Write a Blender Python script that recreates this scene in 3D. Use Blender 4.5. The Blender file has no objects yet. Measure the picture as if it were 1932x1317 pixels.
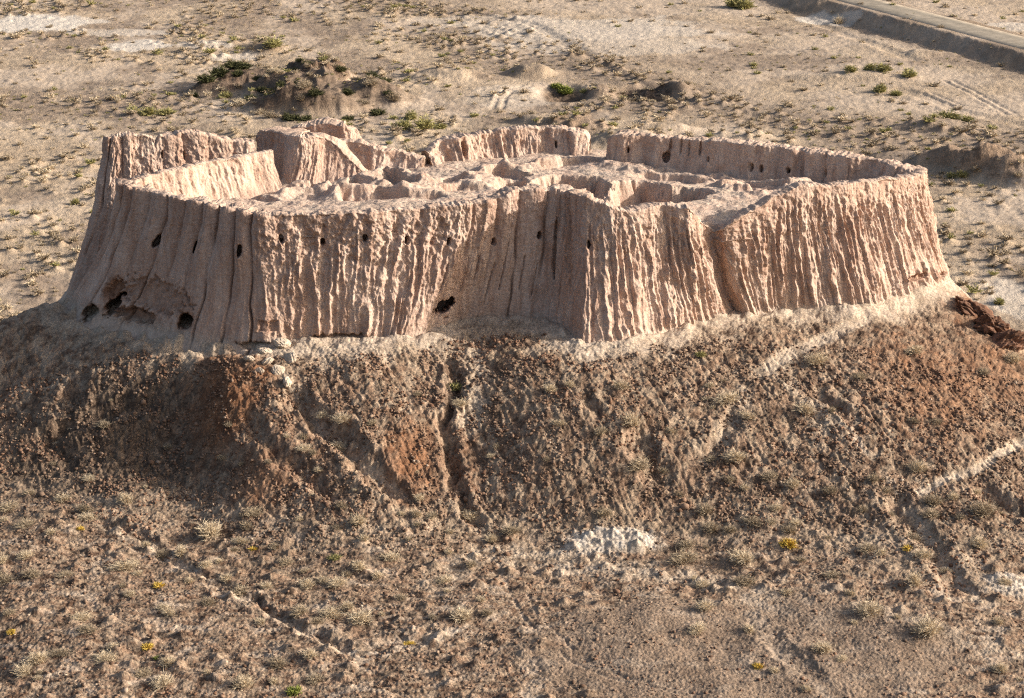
import bpy, math, random
import numpy as np

random.seed(7)
RNG = np.random.default_rng(11)
SC = bpy.context.scene
COL = SC.collection
PI = math.pi

# ------------------------------------------------------------------ camera model (photo pixels, 1932 x 1317)
W, H, F = 1932.0, 1317.0, 4500.0
CAM_H, PITCH = 100.0, math.radians(17.8)
CP, SP = math.cos(PITCH), math.sin(PITCH)


def ray(px, py):
    u, v = (px - W / 2) / F, (H / 2 - py) / F
    return np.array([u, CP + v * SP, -SP + v * CP])


def P(px, py, Y=None, z=None):
    """World point seen at a photo pixel, at world depth Y or at height z."""
    d = ray(px, py)
    k = Y / d[1] if Y is not None else (CAM_H - z) / -d[2]
    return np.array([0, 0, CAM_H]) + d * k


def project(x, y, z):
    dz = z - CAM_H
    f = y * CP - dz * SP
    return W / 2 + F * x / f, H / 2 - F * (y * SP + dz * CP) / f


# ------------------------------------------------------------------ noise
def _hash(ix, iy, seed):
    n = (ix.astype(np.int64) * 374761393 + iy.astype(np.int64) * 668265263 + seed * 974634541) & 0xFFFFFFFF
    n = ((n ^ (n >> 13)) * 1274126177) & 0xFFFFFFFF
    return (n ^ (n >> 16)) & 0xFFFF


_ANG = np.arange(256) * (2 * PI / 256)
_GX, _GY = np.cos(_ANG).astype(np.float32), np.sin(_ANG).astype(np.float32)


def perlin(x, y, seed=0):
    x = np.asarray(x, np.float64); y = np.asarray(y, np.float64)
    ix, iy = np.floor(x), np.floor(y)
    fx, fy = (x - ix).astype(np.float32), (y - iy).astype(np.float32)
    ix, iy = ix.astype(np.int64), iy.astype(np.int64)
    u, v = fx * fx * fx * (fx * (fx * 6 - 15) + 10), fy * fy * fy * (fy * (fy * 6 - 15) + 10)

    def g(a, b):
        h = _hash(ix + a, iy + b, seed) & 255
        return _GX[h] * (fx - a) + _GY[h] * (fy - b)
    n0 = g(0, 0) * (1 - u) + g(1, 0) * u
    n1 = g(0, 1) * (1 - u) + g(1, 1) * u
    return (n0 * (1 - v) + n1 * v) * 1.5


def fbm(x, y, oct=4, seed=0, gain=0.5, lac=2.03):
    s, a, t = 0, 1.0, 0
    for o in range(oct):
        s = s + a * perlin(x, y, seed + o * 17); t += a
        a *= gain; x = x * lac + 13.7; y = y * lac - 7.3
    return s / t


def ss(a, b, x):
    t = np.clip((x - a) / (b - a), 0, 1)
    return t * t * (3 - 2 * t)


def poly_dist(x, y, pts, extra=None):
    """Distance from points to an open polyline, arc length there, side (+ left), and extra columns interpolated."""
    pts = np.asarray(pts, float)
    best = np.full(x.shape, 1e9); arc = np.zeros(x.shape); side = np.zeros(x.shape)
    ex = None if extra is None else np.zeros(x.shape)
    a0 = 0.0
    for i in range(len(pts) - 1):
        ax, ay = pts[i][:2]; bx, by = pts[i + 1][:2]
        dx, dy = bx - ax, by - ay
        L = math.hypot(dx, dy) + 1e-9
        t = np.clip(((x - ax) * dx + (y - ay) * dy) / L ** 2, 0, 1)
        d = np.hypot(x - ax - t * dx, y - ay - t * dy)
        m = d < best
        best = np.where(m, d, best); arc = np.where(m, a0 + t * L, arc)
        side = np.where(m, np.sign(dx * (y - ay) - dy * (x - ax)), side)
        if extra is not None:
            ex = np.where(m, extra[i] * (1 - t) + extra[i + 1] * t, ex)
        a0 += L
    return best, arc, side, ex


def in_poly(x, y, poly):
    poly = np.asarray(poly, float); c = np.zeros(x.shape, bool); n = len(poly)
    for i in range(n):
        x1, y1 = poly[i][:2]; x2, y2 = poly[i - 1][:2]
        m = (y1 > y) != (y2 > y)
        c ^= m & (x < (x2 - x1) * (y - y1) / (y2 - y1 + 1e-12) + x1)
    return c


def cells(x, y, size, seed):
    """Jittered centre, distance and random number of the nearest cell point."""
    ix, iy = np.floor(x / size).astype(np.int64), np.floor(y / size).astype(np.int64)
    best = np.full(x.shape, 1e9); rnd = np.zeros(x.shape)
    for a in (-1, 0, 1):
        for b in (-1, 0, 1):
            px, py, r = cell_point(ix + a, iy + b, size, seed)
            d = np.hypot(x - px, y - py); m = d < best
            best = np.where(m, d, best); rnd = np.where(m, r, rnd)
    return best, rnd


def cell_point(ix, iy, size, seed):
    px = (ix + 0.1 + 0.8 * _hash(ix, iy, seed) / 65536.0) * size
    py = (iy + 0.1 + 0.8 * _hash(ix, iy, seed + 1) / 65536.0) * size
    return px, py, _hash(ix, iy, seed + 2) / 65536.0


class TPS:
    def __init__(self, pts, lam=0.02):
        p = np.asarray(pts, float); self.c = p[:, :2] / 50.0; n = len(p)
        A = np.zeros((n + 3, n + 3)); A[:n, :n] = self._k(self.c, self.c) + lam * np.eye(n) * 0.05
        Pm = np.c_[np.ones(n), self.c]; A[:n, n:] = Pm; A[n:, :n] = Pm.T
        self.w = np.linalg.solve(A, np.r_[p[:, 2], 0, 0, 0])

    @staticmethod
    def _k(a, b):
        r2 = ((a[:, None] - b[None]) ** 2).sum(-1)
        return 0.5 * r2 * np.log(r2 + 1e-12)

    def grid(self, xs, ys):
        X, Y = np.meshgrid(xs, ys); q = np.c_[X.ravel(), Y.ravel()] / 50.0
        out = np.empty(len(q)); n = len(self.c)
        for i in range(0, len(q), 20000):
            s = q[i:i + 20000]
            out[i:i + 20000] = self._k(s, self.c) @ self.w[:n] + self.w[n] + s @ self.w[n + 1:]
        return out.reshape(X.shape)


def bilinear(G, x0, y0, step, x, y):
    fx = np.clip((x - x0) / step, 0, G.shape[1] - 1.001); fy = np.clip((y - y0) / step, 0, G.shape[0] - 1.001)
    ix, iy = fx.astype(int), fy.astype(int); fx = fx - ix; fy = fy - iy
    return (G[iy, ix] * (1 - fx) + G[iy, ix + 1] * fx) * (1 - fy) + (G[iy + 1, ix] * (1 - fx) + G[iy + 1, ix + 1] * fx) * fy


# ------------------------------------------------------------------ materials
def new_mat(name):
    m = bpy.data.materials.new(name); m.use_nodes = True
    nt = m.node_tree; nt.nodes.clear()
    out = nt.nodes.new('ShaderNodeOutputMaterial'); b = nt.nodes.new('ShaderNodeBsdfPrincipled')
    b.inputs['Roughness'].default_value = 0.95
    b.inputs['Specular IOR Level'].default_value = 0.13
    nt.links.new(b.outputs[0], out.inputs[0])
    return m, nt, b


class NB:
    """Small node builder."""
    def __init__(self, nt):
        self.nt = nt; tc = nt.nodes.new('ShaderNodeTexCoord'); self.co = tc.outputs['Object']

    def noise(self, scale, detail=4, rough=0.55, stretch=None, dist=0.0):
        n = self.nt.nodes.new('ShaderNodeTexNoise')
        n.inputs['Scale'].default_value = scale; n.inputs['Detail'].default_value = detail
        n.inputs['Roughness'].default_value = rough; n.inputs['Distortion'].default_value = dist
        co = self.co
        if stretch:
            mp = self.nt.nodes.new('ShaderNodeMapping'); mp.inputs['Scale'].default_value = stretch
            self.nt.links.new(co, mp.inputs[0]); co = mp.outputs[0]
        self.nt.links.new(co, n.inputs['Vector'])
        return n.outputs[0]

    def voro(self, scale, feature='F1', out='Distance'):
        n = self.nt.nodes.new('ShaderNodeTexVoronoi'); n.feature = feature
        n.inputs['Scale'].default_value = scale
        self.nt.links.new(self.co, n.inputs['Vector'])
        return n.outputs[out]

    def attr(self, name):
        n = self.nt.nodes.new('ShaderNodeAttribute'); n.attribute_name = name
        return n.outputs['Fac']

    def ramp(self, fac, lo, hi, a=0.0, b=1.0):
        n = self.nt.nodes.new('ShaderNodeMapRange'); n.clamp = True; n.interpolation_type = 'SMOOTHSTEP'
        for k, v in zip(('From Min', 'From Max', 'To Min', 'To Max'), (lo, hi, a, b)):
            n.inputs[k].default_value = v
        self.nt.links.new(fac, n.inputs['Value'])
        return n.outputs[0]

    def math(self, op, a, b):
        n = self.nt.nodes.new('ShaderNodeMath'); n.operation = op
        for i, v in enumerate((a, b)):
            if isinstance(v, (int, float)): n.inputs[i].default_value = v
            else: self.nt.links.new(v, n.inputs[i])
        return n.outputs[0]

    def mix(self, fac, a, b, mode='MIX'):
        n = self.nt.nodes.new('ShaderNodeMix'); n.data_type = 'RGBA'; n.blend_type = mode
        for i, v in ((0, fac), (6, a), (7, b)):
            if isinstance(v, (int, float)): n.inputs[i].default_value = v
            elif isinstance(v, tuple): n.inputs[i].default_value = (*v, 1)
            else: self.nt.links.new(v, n.inputs[i])
        return n.outputs[2]

    def grey(self, v):
        n = self.nt.nodes.new('ShaderNodeCombineColor')
        for i in range(3): self.nt.links.new(v, n.inputs[i])
        return n.outputs[0]

    def bump(self, h, dist, strength=1.0, prev=None):
        n = self.nt.nodes.new('ShaderNodeBump'); n.inputs['Distance'].default_value = dist
        n.inputs['Strength'].default_value = strength
        self.nt.links.new(h, n.inputs['Height'])
        if prev is not None: self.nt.links.new(prev, n.inputs['Normal'])
        return n.outputs[0]


def ground_material():
    m, nt, b = new_mat('desert_soil'); n = NB(nt)
    big = n.ramp(n.noise(0.05, 5), 0.35, 0.65)
    mid = n.ramp(n.noise(0.6, 5, 0.6), 0.3, 0.7)
    soil = n.mix(big, (0.345, 0.268, 0.190), (0.445, 0.354, 0.260))
    soil = n.mix(mid, n.mix(1.0, soil, (0.80, 0.78, 0.76), 'MULTIPLY'), soil)
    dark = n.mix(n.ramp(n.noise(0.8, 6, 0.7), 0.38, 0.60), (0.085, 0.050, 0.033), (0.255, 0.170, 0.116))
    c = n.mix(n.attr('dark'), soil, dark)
    rust = n.mix(mid, (0.125, 0.058, 0.031), (0.26, 0.130, 0.068))
    c = n.mix(n.attr('rust'), c, rust)
    pale = n.mix(n.ramp(n.noise(1.6, 5, 0.65), 0.35, 0.65), (0.35, 0.275, 0.208), (0.47, 0.385, 0.305))
    c = n.mix(n.attr('pale'), c, pale)
    scr = n.mix(n.ramp(n.noise(0.25, 5, 0.6), 0.35, 0.65), (0.190, 0.143, 0.106), (0.262, 0.202, 0.153))
    c = n.mix(n.attr('scrubby'), c, scr)
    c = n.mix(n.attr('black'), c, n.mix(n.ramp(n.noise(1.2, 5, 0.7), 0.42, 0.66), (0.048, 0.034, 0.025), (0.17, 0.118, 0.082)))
    c = n.mix(n.attr('salt'), c, (0.52, 0.465, 0.40))
    fine = n.ramp(n.noise(5.5, 3, 0.7), 0.3, 0.7, 0.66, 1.28)
    spk = n.ramp(n.voro(3.2), 0.05, 0.55, 0.8, 1.12)
    c = n.mix(1.0, c, n.grey(n.math('MULTIPLY', fine, spk)), 'MULTIPLY')
    nt.links.new(c, b.inputs['Base Color'])
    h = n.math('ADD', n.math('MULTIPLY', n.noise(4.0, 4, 0.62), 1.0), n.math('MULTIPLY', n.voro(2.6), -0.45))
    h = n.math('MULTIPLY', h, n.ramp(n.attr('pale'), 0.2, 0.9, 1.0, 0.45))
    nb = n.bump(h, 0.16, 0.9)
    nb = n.bump(n.noise(14.0, 2), 0.03, 0.8, nb)
    nt.links.new(nb, b.inputs['Normal'])
    return m


def mud_material(name, courtyard=False):
    m, nt, b = new_mat(name); n = NB(nt)
    big = n.ramp(n.noise(0.22, 4), 0.36, 0.64)
    c = n.mix(big, (0.475, 0.340, 0.268), (0.565, 0.430, 0.350))
    strk = n.ramp(n.noise(1.0, 5, 0.6, (1.1, 1.1, 0.12)), 0.38, 0.66)
    c = n.mix(n.math('MULTIPLY', strk, 0.75), c, (0.36, 0.225, 0.165))
    c = n.mix(n.math('MULTIPLY', n.ramp(n.noise(2.6, 4, 0.65), 0.5, 0.72), 0.5), c, (0.55, 0.435, 0.345))
    c = n.mix(n.attr('rust'), c, n.mix(n.ramp(n.noise(1.6, 4), 0.35, 0.65), (0.19, 0.10, 0.062), (0.36, 0.21, 0.14)))
    c = n.mix(n.attr('pale'), c, n.mix(n.ramp(n.noise(1.3, 5, 0.65), 0.35, 0.65), (0.41, 0.325, 0.25), (0.52, 0.43, 0.345)))
    c = n.mix(n.math('MULTIPLY', n.attr('crack'), 0.75), c, (0.15, 0.085, 0.055))
    fine = n.ramp(n.noise(7.0, 3, 0.7), 0.3, 0.7, 0.82, 1.12)
    pits = n.ramp(n.voro(1.7), 0.05, 0.16, 0.72, 1.0)
    c = n.mix(1.0, c, n.grey(n.math('MULTIPLY', fine, pits)), 'MULTIPLY')
    nt.links.new(c, b.inputs['Base Color'])
    h = n.math('ADD', n.noise(3.2, 5, 0.62), n.math('MULTIPLY', n.noise(2.4, 3, 0.6, (1.2, 1.2, 0.3)), 0.7))
    nb = n.bump(h, 0.14, 0.9)
    # faint level courses of mud brick
    w = nt.nodes.new('ShaderNodeTexWave'); w.wave_type = 'BANDS'; w.bands_direction = 'Z'
    w.inputs['Scale'].default_value = 0.9; w.inputs['Distortion'].default_value = 4.0; w.inputs['Detail'].default_value = 2
    nt.links.new(n.co, w.inputs['Vector'])
    nb = n.bump(w.outputs['Fac'], 0.022, 0.5, nb)
    nt.links.new(nb, b.inputs['Normal'])
    return m


def plain_mat(name, c1, c2, scale=3.0, bump=0.03, rough=0.95, transl=0.0):
    m, nt, b = new_mat(name); n = NB(nt)
    c = n.mix(n.ramp(n.noise(scale, 4), 0.35, 0.65), c1, c2)
    nt.links.new(c, b.inputs['Base Color']); b.inputs['Roughness'].default_value = rough
    if bump: nt.links.new(n.bump(n.noise(scale * 3, 3), bump, 0.8), b.inputs['Normal'])
    return m


M_GROUND = ground_material()
M_WALL = mud_material('eroded_mud_brick')
M_COURT = mud_material('trampled_clay')
def stone_material():
    m, nt, b = new_mat('brown_clods'); n = NB(nt)
    c = n.mix(n.attr('tone'), (0.095, 0.060, 0.042), (0.30, 0.21, 0.15))
    c = n.mix(n.ramp(n.attr('tone'), 0.93, 1.0), c, (0.42, 0.335, 0.26))
    c = n.mix(n.ramp(n.noise(0.12, 3), 0.4, 0.65, 0, 0.5), c, (0.20, 0.10, 0.06))
    nt.links.new(c, b.inputs['Base Color'])
    return m


M_STONE = stone_material()
M_PALE = plain_mat('pale_clay_clods', (0.42, 0.34, 0.26), (0.55, 0.46, 0.37), 2.0, 0.06)
M_RED = plain_mat('red_rock', (0.10, 0.055, 0.037), (0.21, 0.115, 0.077), 1.2, 0.12)
M_STRAW = plain_mat('dry_straw_twigs', (0.46, 0.375, 0.26), (0.62, 0.52, 0.38), 4.0, 0)
M_GREY = plain_mat('grey_brown_twigs', (0.30, 0.24, 0.17), (0.44, 0.36, 0.255), 4.0, 0)
M_GREEN = plain_mat('dusty_green_leaves', (0.27, 0.255, 0.105), (0.38, 0.34, 0.155), 3.0, 0)
M_BRIGHT = plain_mat('fresh_green_leaves', (0.17, 0.20, 0.045), (0.26, 0.28, 0.075), 3.0, 0)
M_YELLOW = plain_mat('yellow_leaves', (0.52, 0.36, 0.06), (0.66, 0.48, 0.12), 3.0, 0)
M_DARKG = plain_mat('dark_green_leaves', (0.055, 0.06, 0.028), (0.10, 0.10, 0.045), 3.0, 0)
def road_material():
    m, nt, b = new_mat('dusty_road_surface'); n = NB(nt)
    c = n.mix(n.attr('tone'), (0.23, 0.205, 0.165), (0.40, 0.335, 0.26))
    c = n.mix(1.0, c, n.grey(n.ramp(n.noise(0.5, 5, 0.7), 0.3, 0.7, 0.75, 1.2)), 'MULTIPLY')
    nt.links.new(c, b.inputs['Base Color'])
    return m


M_ROAD = road_material()
M_WOOD = plain_mat('dead_twig', (0.12, 0.085, 0.06), (0.2, 0.15, 0.11), 3.0, 0)


# ------------------------------------------------------------------ mesh helpers
def tag(o, label=None, cat=None, group=None, kind=None):
    if label: o['label'] = label
    if cat: o['category'] = cat
    if group: o['group'] = group
    if kind: o['kind'] = kind
    return o


def mesh_obj(name, verts, faces, mat, parent=None, attrs=None, smooth=True):
    """verts (n,3), faces (m,k) int array with one k."""
    verts = np.asarray(verts, np.float32); faces = np.asarray(faces, np.int32); k = faces.shape[1]
    me = bpy.data.meshes.new(name)
    me.vertices.add(len(verts)); me.vertices.foreach_set('co', verts.ravel())
    me.loops.add(faces.size); me.loops.foreach_set('vertex_index', faces.ravel())
    me.polygons.add(len(faces)); me.polygons.foreach_set('loop_start', np.arange(0, faces.size, k, dtype=np.int32))
    if smooth: me.polygons.foreach_set('use_smooth', np.ones(len(faces), bool))
    me.update(calc_edges=True)
    for nme, a in (attrs or {}).items():
        at = me.attributes.new(nme, 'FLOAT', 'POINT'); at.data.foreach_set('value', np.asarray(a, np.float32).ravel())
    me.materials.append(mat)
    o = bpy.data.objects.new(name, me); COL.objects.link(o)
    if parent: o.parent = parent
    return o


def grid_faces(r, c):
    i = np.arange(r * c).reshape(r, c)
    return np.stack([i[:-1, :-1], i[:-1, 1:], i[1:, 1:], i[1:, :-1]], -1).reshape(-1, 4)


def sub_mesh(name, verts, faces, mat, parent=None, attrs=None):
    """Keep only the vertices that these faces use."""
    u, inv = np.unique(faces, return_inverse=True)
    return mesh_obj(name, verts[u], inv.reshape(faces.shape), mat, parent, {k: a[u] for k, a in (attrs or {}).items()})


# ------------------------------------------------------------------ terrain
ctrl = [P(*c[:2], z=c[2]) for c in [
    # foot of the outer wall
    (100, 562, 31.2), (135, 574, 31.6), (250, 612, 31.6), (370, 645, 31.6), (480, 655, 31.6), (620, 650, 31.7), (740, 645, 31.8),
    (850, 636, 31.8), (1000, 645, 31.9), (1100, 658, 31.7), (1250, 630, 31.8), (1390, 594, 32), (1550, 584, 32), (1650, 580, 32),
    (1797, 532, 31.8), (900, 606, 32.3), (1010, 606, 32.4),
    # pale terrace in front of it
    (420, 688, 30.9), (520, 690, 31.0), (680, 690, 31.1), (850, 694, 30.3), (1000, 692, 31.1), (1150, 700, 30.9), (1300, 672, 31.2),
    (1450, 648, 31.3), (1600, 620, 31.4), (1720, 592, 31.2), (1810, 560, 31), (230, 650, 30.4), (100, 640, 29.5),
    # the slope
    (0, 612, 30.2), (0, 700, 27.6), (150, 720, 28.4), (250, 780, 26.6), (0, 800, 24.6), (330, 850, 24.0), (130, 880, 22.8),
    (420, 760, 28.8), (490, 850, 26.2), (540, 930, 23.8), (400, 900, 23.4), (250, 930, 22.4),
    (600, 800, 27.4), (700, 850, 26.5), (780, 800, 27.8), (860, 850, 25.6), (1000, 850, 26.4), (1180, 850, 26.6), (1250, 780, 28.4),
    (1330, 850, 26.3), (1500, 800, 27.5), (1600, 850, 26.3), (1800, 770, 27.6), (1932, 760, 26.6), (1932, 680, 28.2), (1860, 620, 29.6),
    (1850, 574, 30.6), (1885, 598, 29.8), (1905, 640, 28.9),
    (0, 1000, 21.2), (250, 1010, 21.2), (500, 1000, 21.8), (750, 1000, 22.1), (1000, 1000, 21.8), (1250, 1000, 21.9),
    (1500, 980, 22.6), (1750, 930, 24.0), (1932, 900, 24.2), (1932, 1050, 21.6),
    (0, 1150, 20.2), (400, 1150, 20.5), (800, 1150, 20.7), (1200, 1150, 20.9), (1600, 1150, 20.9), (1932, 1200, 20.2),
    (0, 1317, 19.2), (500, 1317, 19.4), (966, 1317, 19.6), (1450, 1317, 19.6), (1932, 1317, 19.2),
    (300, 1600, 18.4), (966, 1600, 18.6), (1700, 1600, 18.4),
    (-350, 660, 21), (-350, 850, 18.5), (-350, 1100, 17), (-350, 1317, 16.5), (2282, 720, 20), (2282, 900, 19.5), (2282, 1150, 18), (2282, 1317, 17.5)]]
ctrl += [np.array(q, float) for q in [
    (-50, 238, 24), (-56, 250, 12), (-47, 262, 10), (-75, 240, 10), (-62, 270, 0), (-95, 250, 0), (0, 232, 32), (-25, 234, 32), (25, 234, 32),
    (-36, 245, 29), (-22, 258, 27), (0, 262, 28), (20, 258, 29), (35, 248, 30), (48, 238, 28), (56, 236, 17), (54, 252, 10), (64, 250, 3), (75, 235, 8),
    (40, 268, 10), (0, 280, 12), (-25, 275, 10), (20, 278, 11), (0, 300, 0), (-40, 295, 0), (40, 292, 0), (80, 265, 0), (100, 240, 0), (-110, 220, 2),
    (110, 210, 4), (-100, 180, 8), (100, 170, 9), (0, 120, 16), (-60, 120, 14), (60, 120, 14)]]
_tps = TPS(ctrl, 0.05)
TX0, TY0, TST = -160.0, 90.0, 1.0
_G = _tps.grid(np.arange(TX0, 161, TST), np.arange(TY0, 321, TST))


def H0(x, y):
    h = bilinear(_G, TX0, TY0, TST, x, y)
    w = ss(150, 95, np.abs(x)) * ss(306, 282, y + 0.0018 * x * x)
    h = np.where(y < 95, 16.0, h)
    h = np.maximum(h, 0) * w
    return h


def raycast(px, py, f=H0):
    d = ray(px, py); t = np.linspace(90, 900, 5400)
    x, y, z = d[0] * t, d[1] * t, CAM_H + d[2] * t
    g = f(x, y); i = np.argmax(z < g)
    if i == 0: return P(px, py, z=0.0)
    a = (z[i - 1] - g[i - 1]) / ((z[i - 1] - g[i - 1]) - (z[i] - g[i]))
    tt = t[i - 1] + a * (t[i] - t[i - 1])
    return np.array([d[0] * tt, d[1] * tt, CAM_H + d[2] * tt])


def gpts(*px):
    return [raycast(*p) for p in px]


# erosion gullies: polyline in the photo, depth, half width
GULLIES = [
    ([(846, 668), (862, 705), (856, 760), (838, 800), (852, 860), (862, 910), (885, 965), (915, 1010)], 0.95, 0.85),
    ([(552, 715), (560, 760), (620, 810), (680, 860), (720, 905), (790, 960)], 1.15, 1.35),
    ([(440, 760), (520, 850), (600, 905), (650, 950)], 0.6, 1.1),
    ([(170, 975), (260, 1010), (340, 1065), (400, 1090), (470, 1130), (540, 1170), (610, 1205), (680, 1240)], 0.38, 0.8),
    ([(1225, 790), (1205, 840), (1240, 890), (1260, 930)], 0.9, 1.6),
    ([(1400, 770), (1350, 840), (1300, 890)], 0.5, 1.0),
    ([(1680, 900), (1690, 955), (1740, 1000), (1790, 1080), (1830, 1130)], 0.65, 1.4),
    ([(1090, 725), (1120, 770), (1150, 800)], 0.6, 0.9),
    ([(1530, 720), (1580, 770), (1640, 830)], 0.45, 0.9),
    ([(1830, 890), (1870, 930), (1932, 985)], 0.8, 1.5),
    ([(160, 690), (130, 760), (110, 830), (140, 900)], 0.5, 1.4),
    ([(330, 745), (250, 760), (130, 800), (40, 850)], 0.6, 1.2),
    ([(1400, 1150), (1480, 1230), (1560, 1300)], 0.25, 1.0),
    ([(660, 1230), (760, 1205), (880, 1190)], 0.35, 0.9),
]
GULLIES = [(np.array(gpts(*p))[:, :2], d, w) for p, d, w in GULLIES]

MOUNDS = []   # x, y, rx, ry, h, rot  (far earth mounds and pits on the plain)


def mound(px, py, rx, ry, h, rot=0.0):
    q = P(px, py, z=0); MOUNDS.append((q[0], q[1], rx, ry, h, rot))


mound(555, 180, 10, 8, 4.4, 0.2); mound(600, 158, 8, 8, 4.8); mound(665, 190, 11, 7, 3.2, -0.2); mound(470, 162, 9, 6, 3.6); mound(405, 174, 6, 4, 2.2); mound(600, 208, 9, 5, 3.8); mound(520, 205, 6, 5, 2.4)
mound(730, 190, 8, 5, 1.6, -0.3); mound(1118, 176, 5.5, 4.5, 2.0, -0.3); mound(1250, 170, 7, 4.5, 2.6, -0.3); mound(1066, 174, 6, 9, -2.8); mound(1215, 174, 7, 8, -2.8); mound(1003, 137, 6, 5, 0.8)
mound(1005, 140, 5, 4, 1.3); mound(850, 145, 9, 6, 1.6); mound(1830, 322, 9, 4.5, 3.2, -0.35); mound(1885, 334, 9, 4, 3.0, -0.3); mound(1950, 348, 9, 4, 2.8, -0.3)
mound(1770, 312, 7, 4, 1.6); mound(1700, 300, 6, 4, 1.4); mound(1770, 240, 8, 4, 1.5); mound(1180, 262, 7, 5, 1.6); mound(1080, 245, 8, 5, 2.4)
mound(1750, 105, 7, 3, 0.9); mound(1020, 232, 6, 4, 1.8); mound(1390, 262, 8, 4, 1.2); mound(1250, 245, 7, 4, 1.2); mound(1620, 145, 14, 5, 0.8, -0.1)
mound(500, 92, 5, 8, 1.2)

ROAD = np.array([P(*p, z=1.6)[:2] for p in [(1400, -60), (1560, -4), (1660, 22), (1760, 48), (1850, 72), (1932, 94), (2080, 130), (2300, 185)]])

BASE_LINE = np.array([P(*c[:2], z=c[2])[:2] for c in [
    (120, 556, 31.4), (135, 574, 31.6), (250, 612, 31.6), (370, 645, 31.6), (480, 655, 31.6), (620, 650, 31.7), (740, 645, 31.8), (805, 636, 31.8),
    (865, 612, 32), (930, 608, 32.2), (1030, 610, 32.3), (1098, 658, 31.7), (1165, 650, 31.8), (1250, 630, 31.8), (1390, 594, 32), (1550, 584, 32),
    (1650, 580, 32), (1797, 530, 31.8)]])
PATH1 = np.array(gpts((1800, 540), (1740, 570), (1650, 592), (1590, 622), (1500, 660), (1440, 700)))[:, :2]
PATH2 = np.array(gpts((1990, 800), (1932, 832), (1850, 882), (1780, 905), (1735, 928)))[:, :2]


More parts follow.
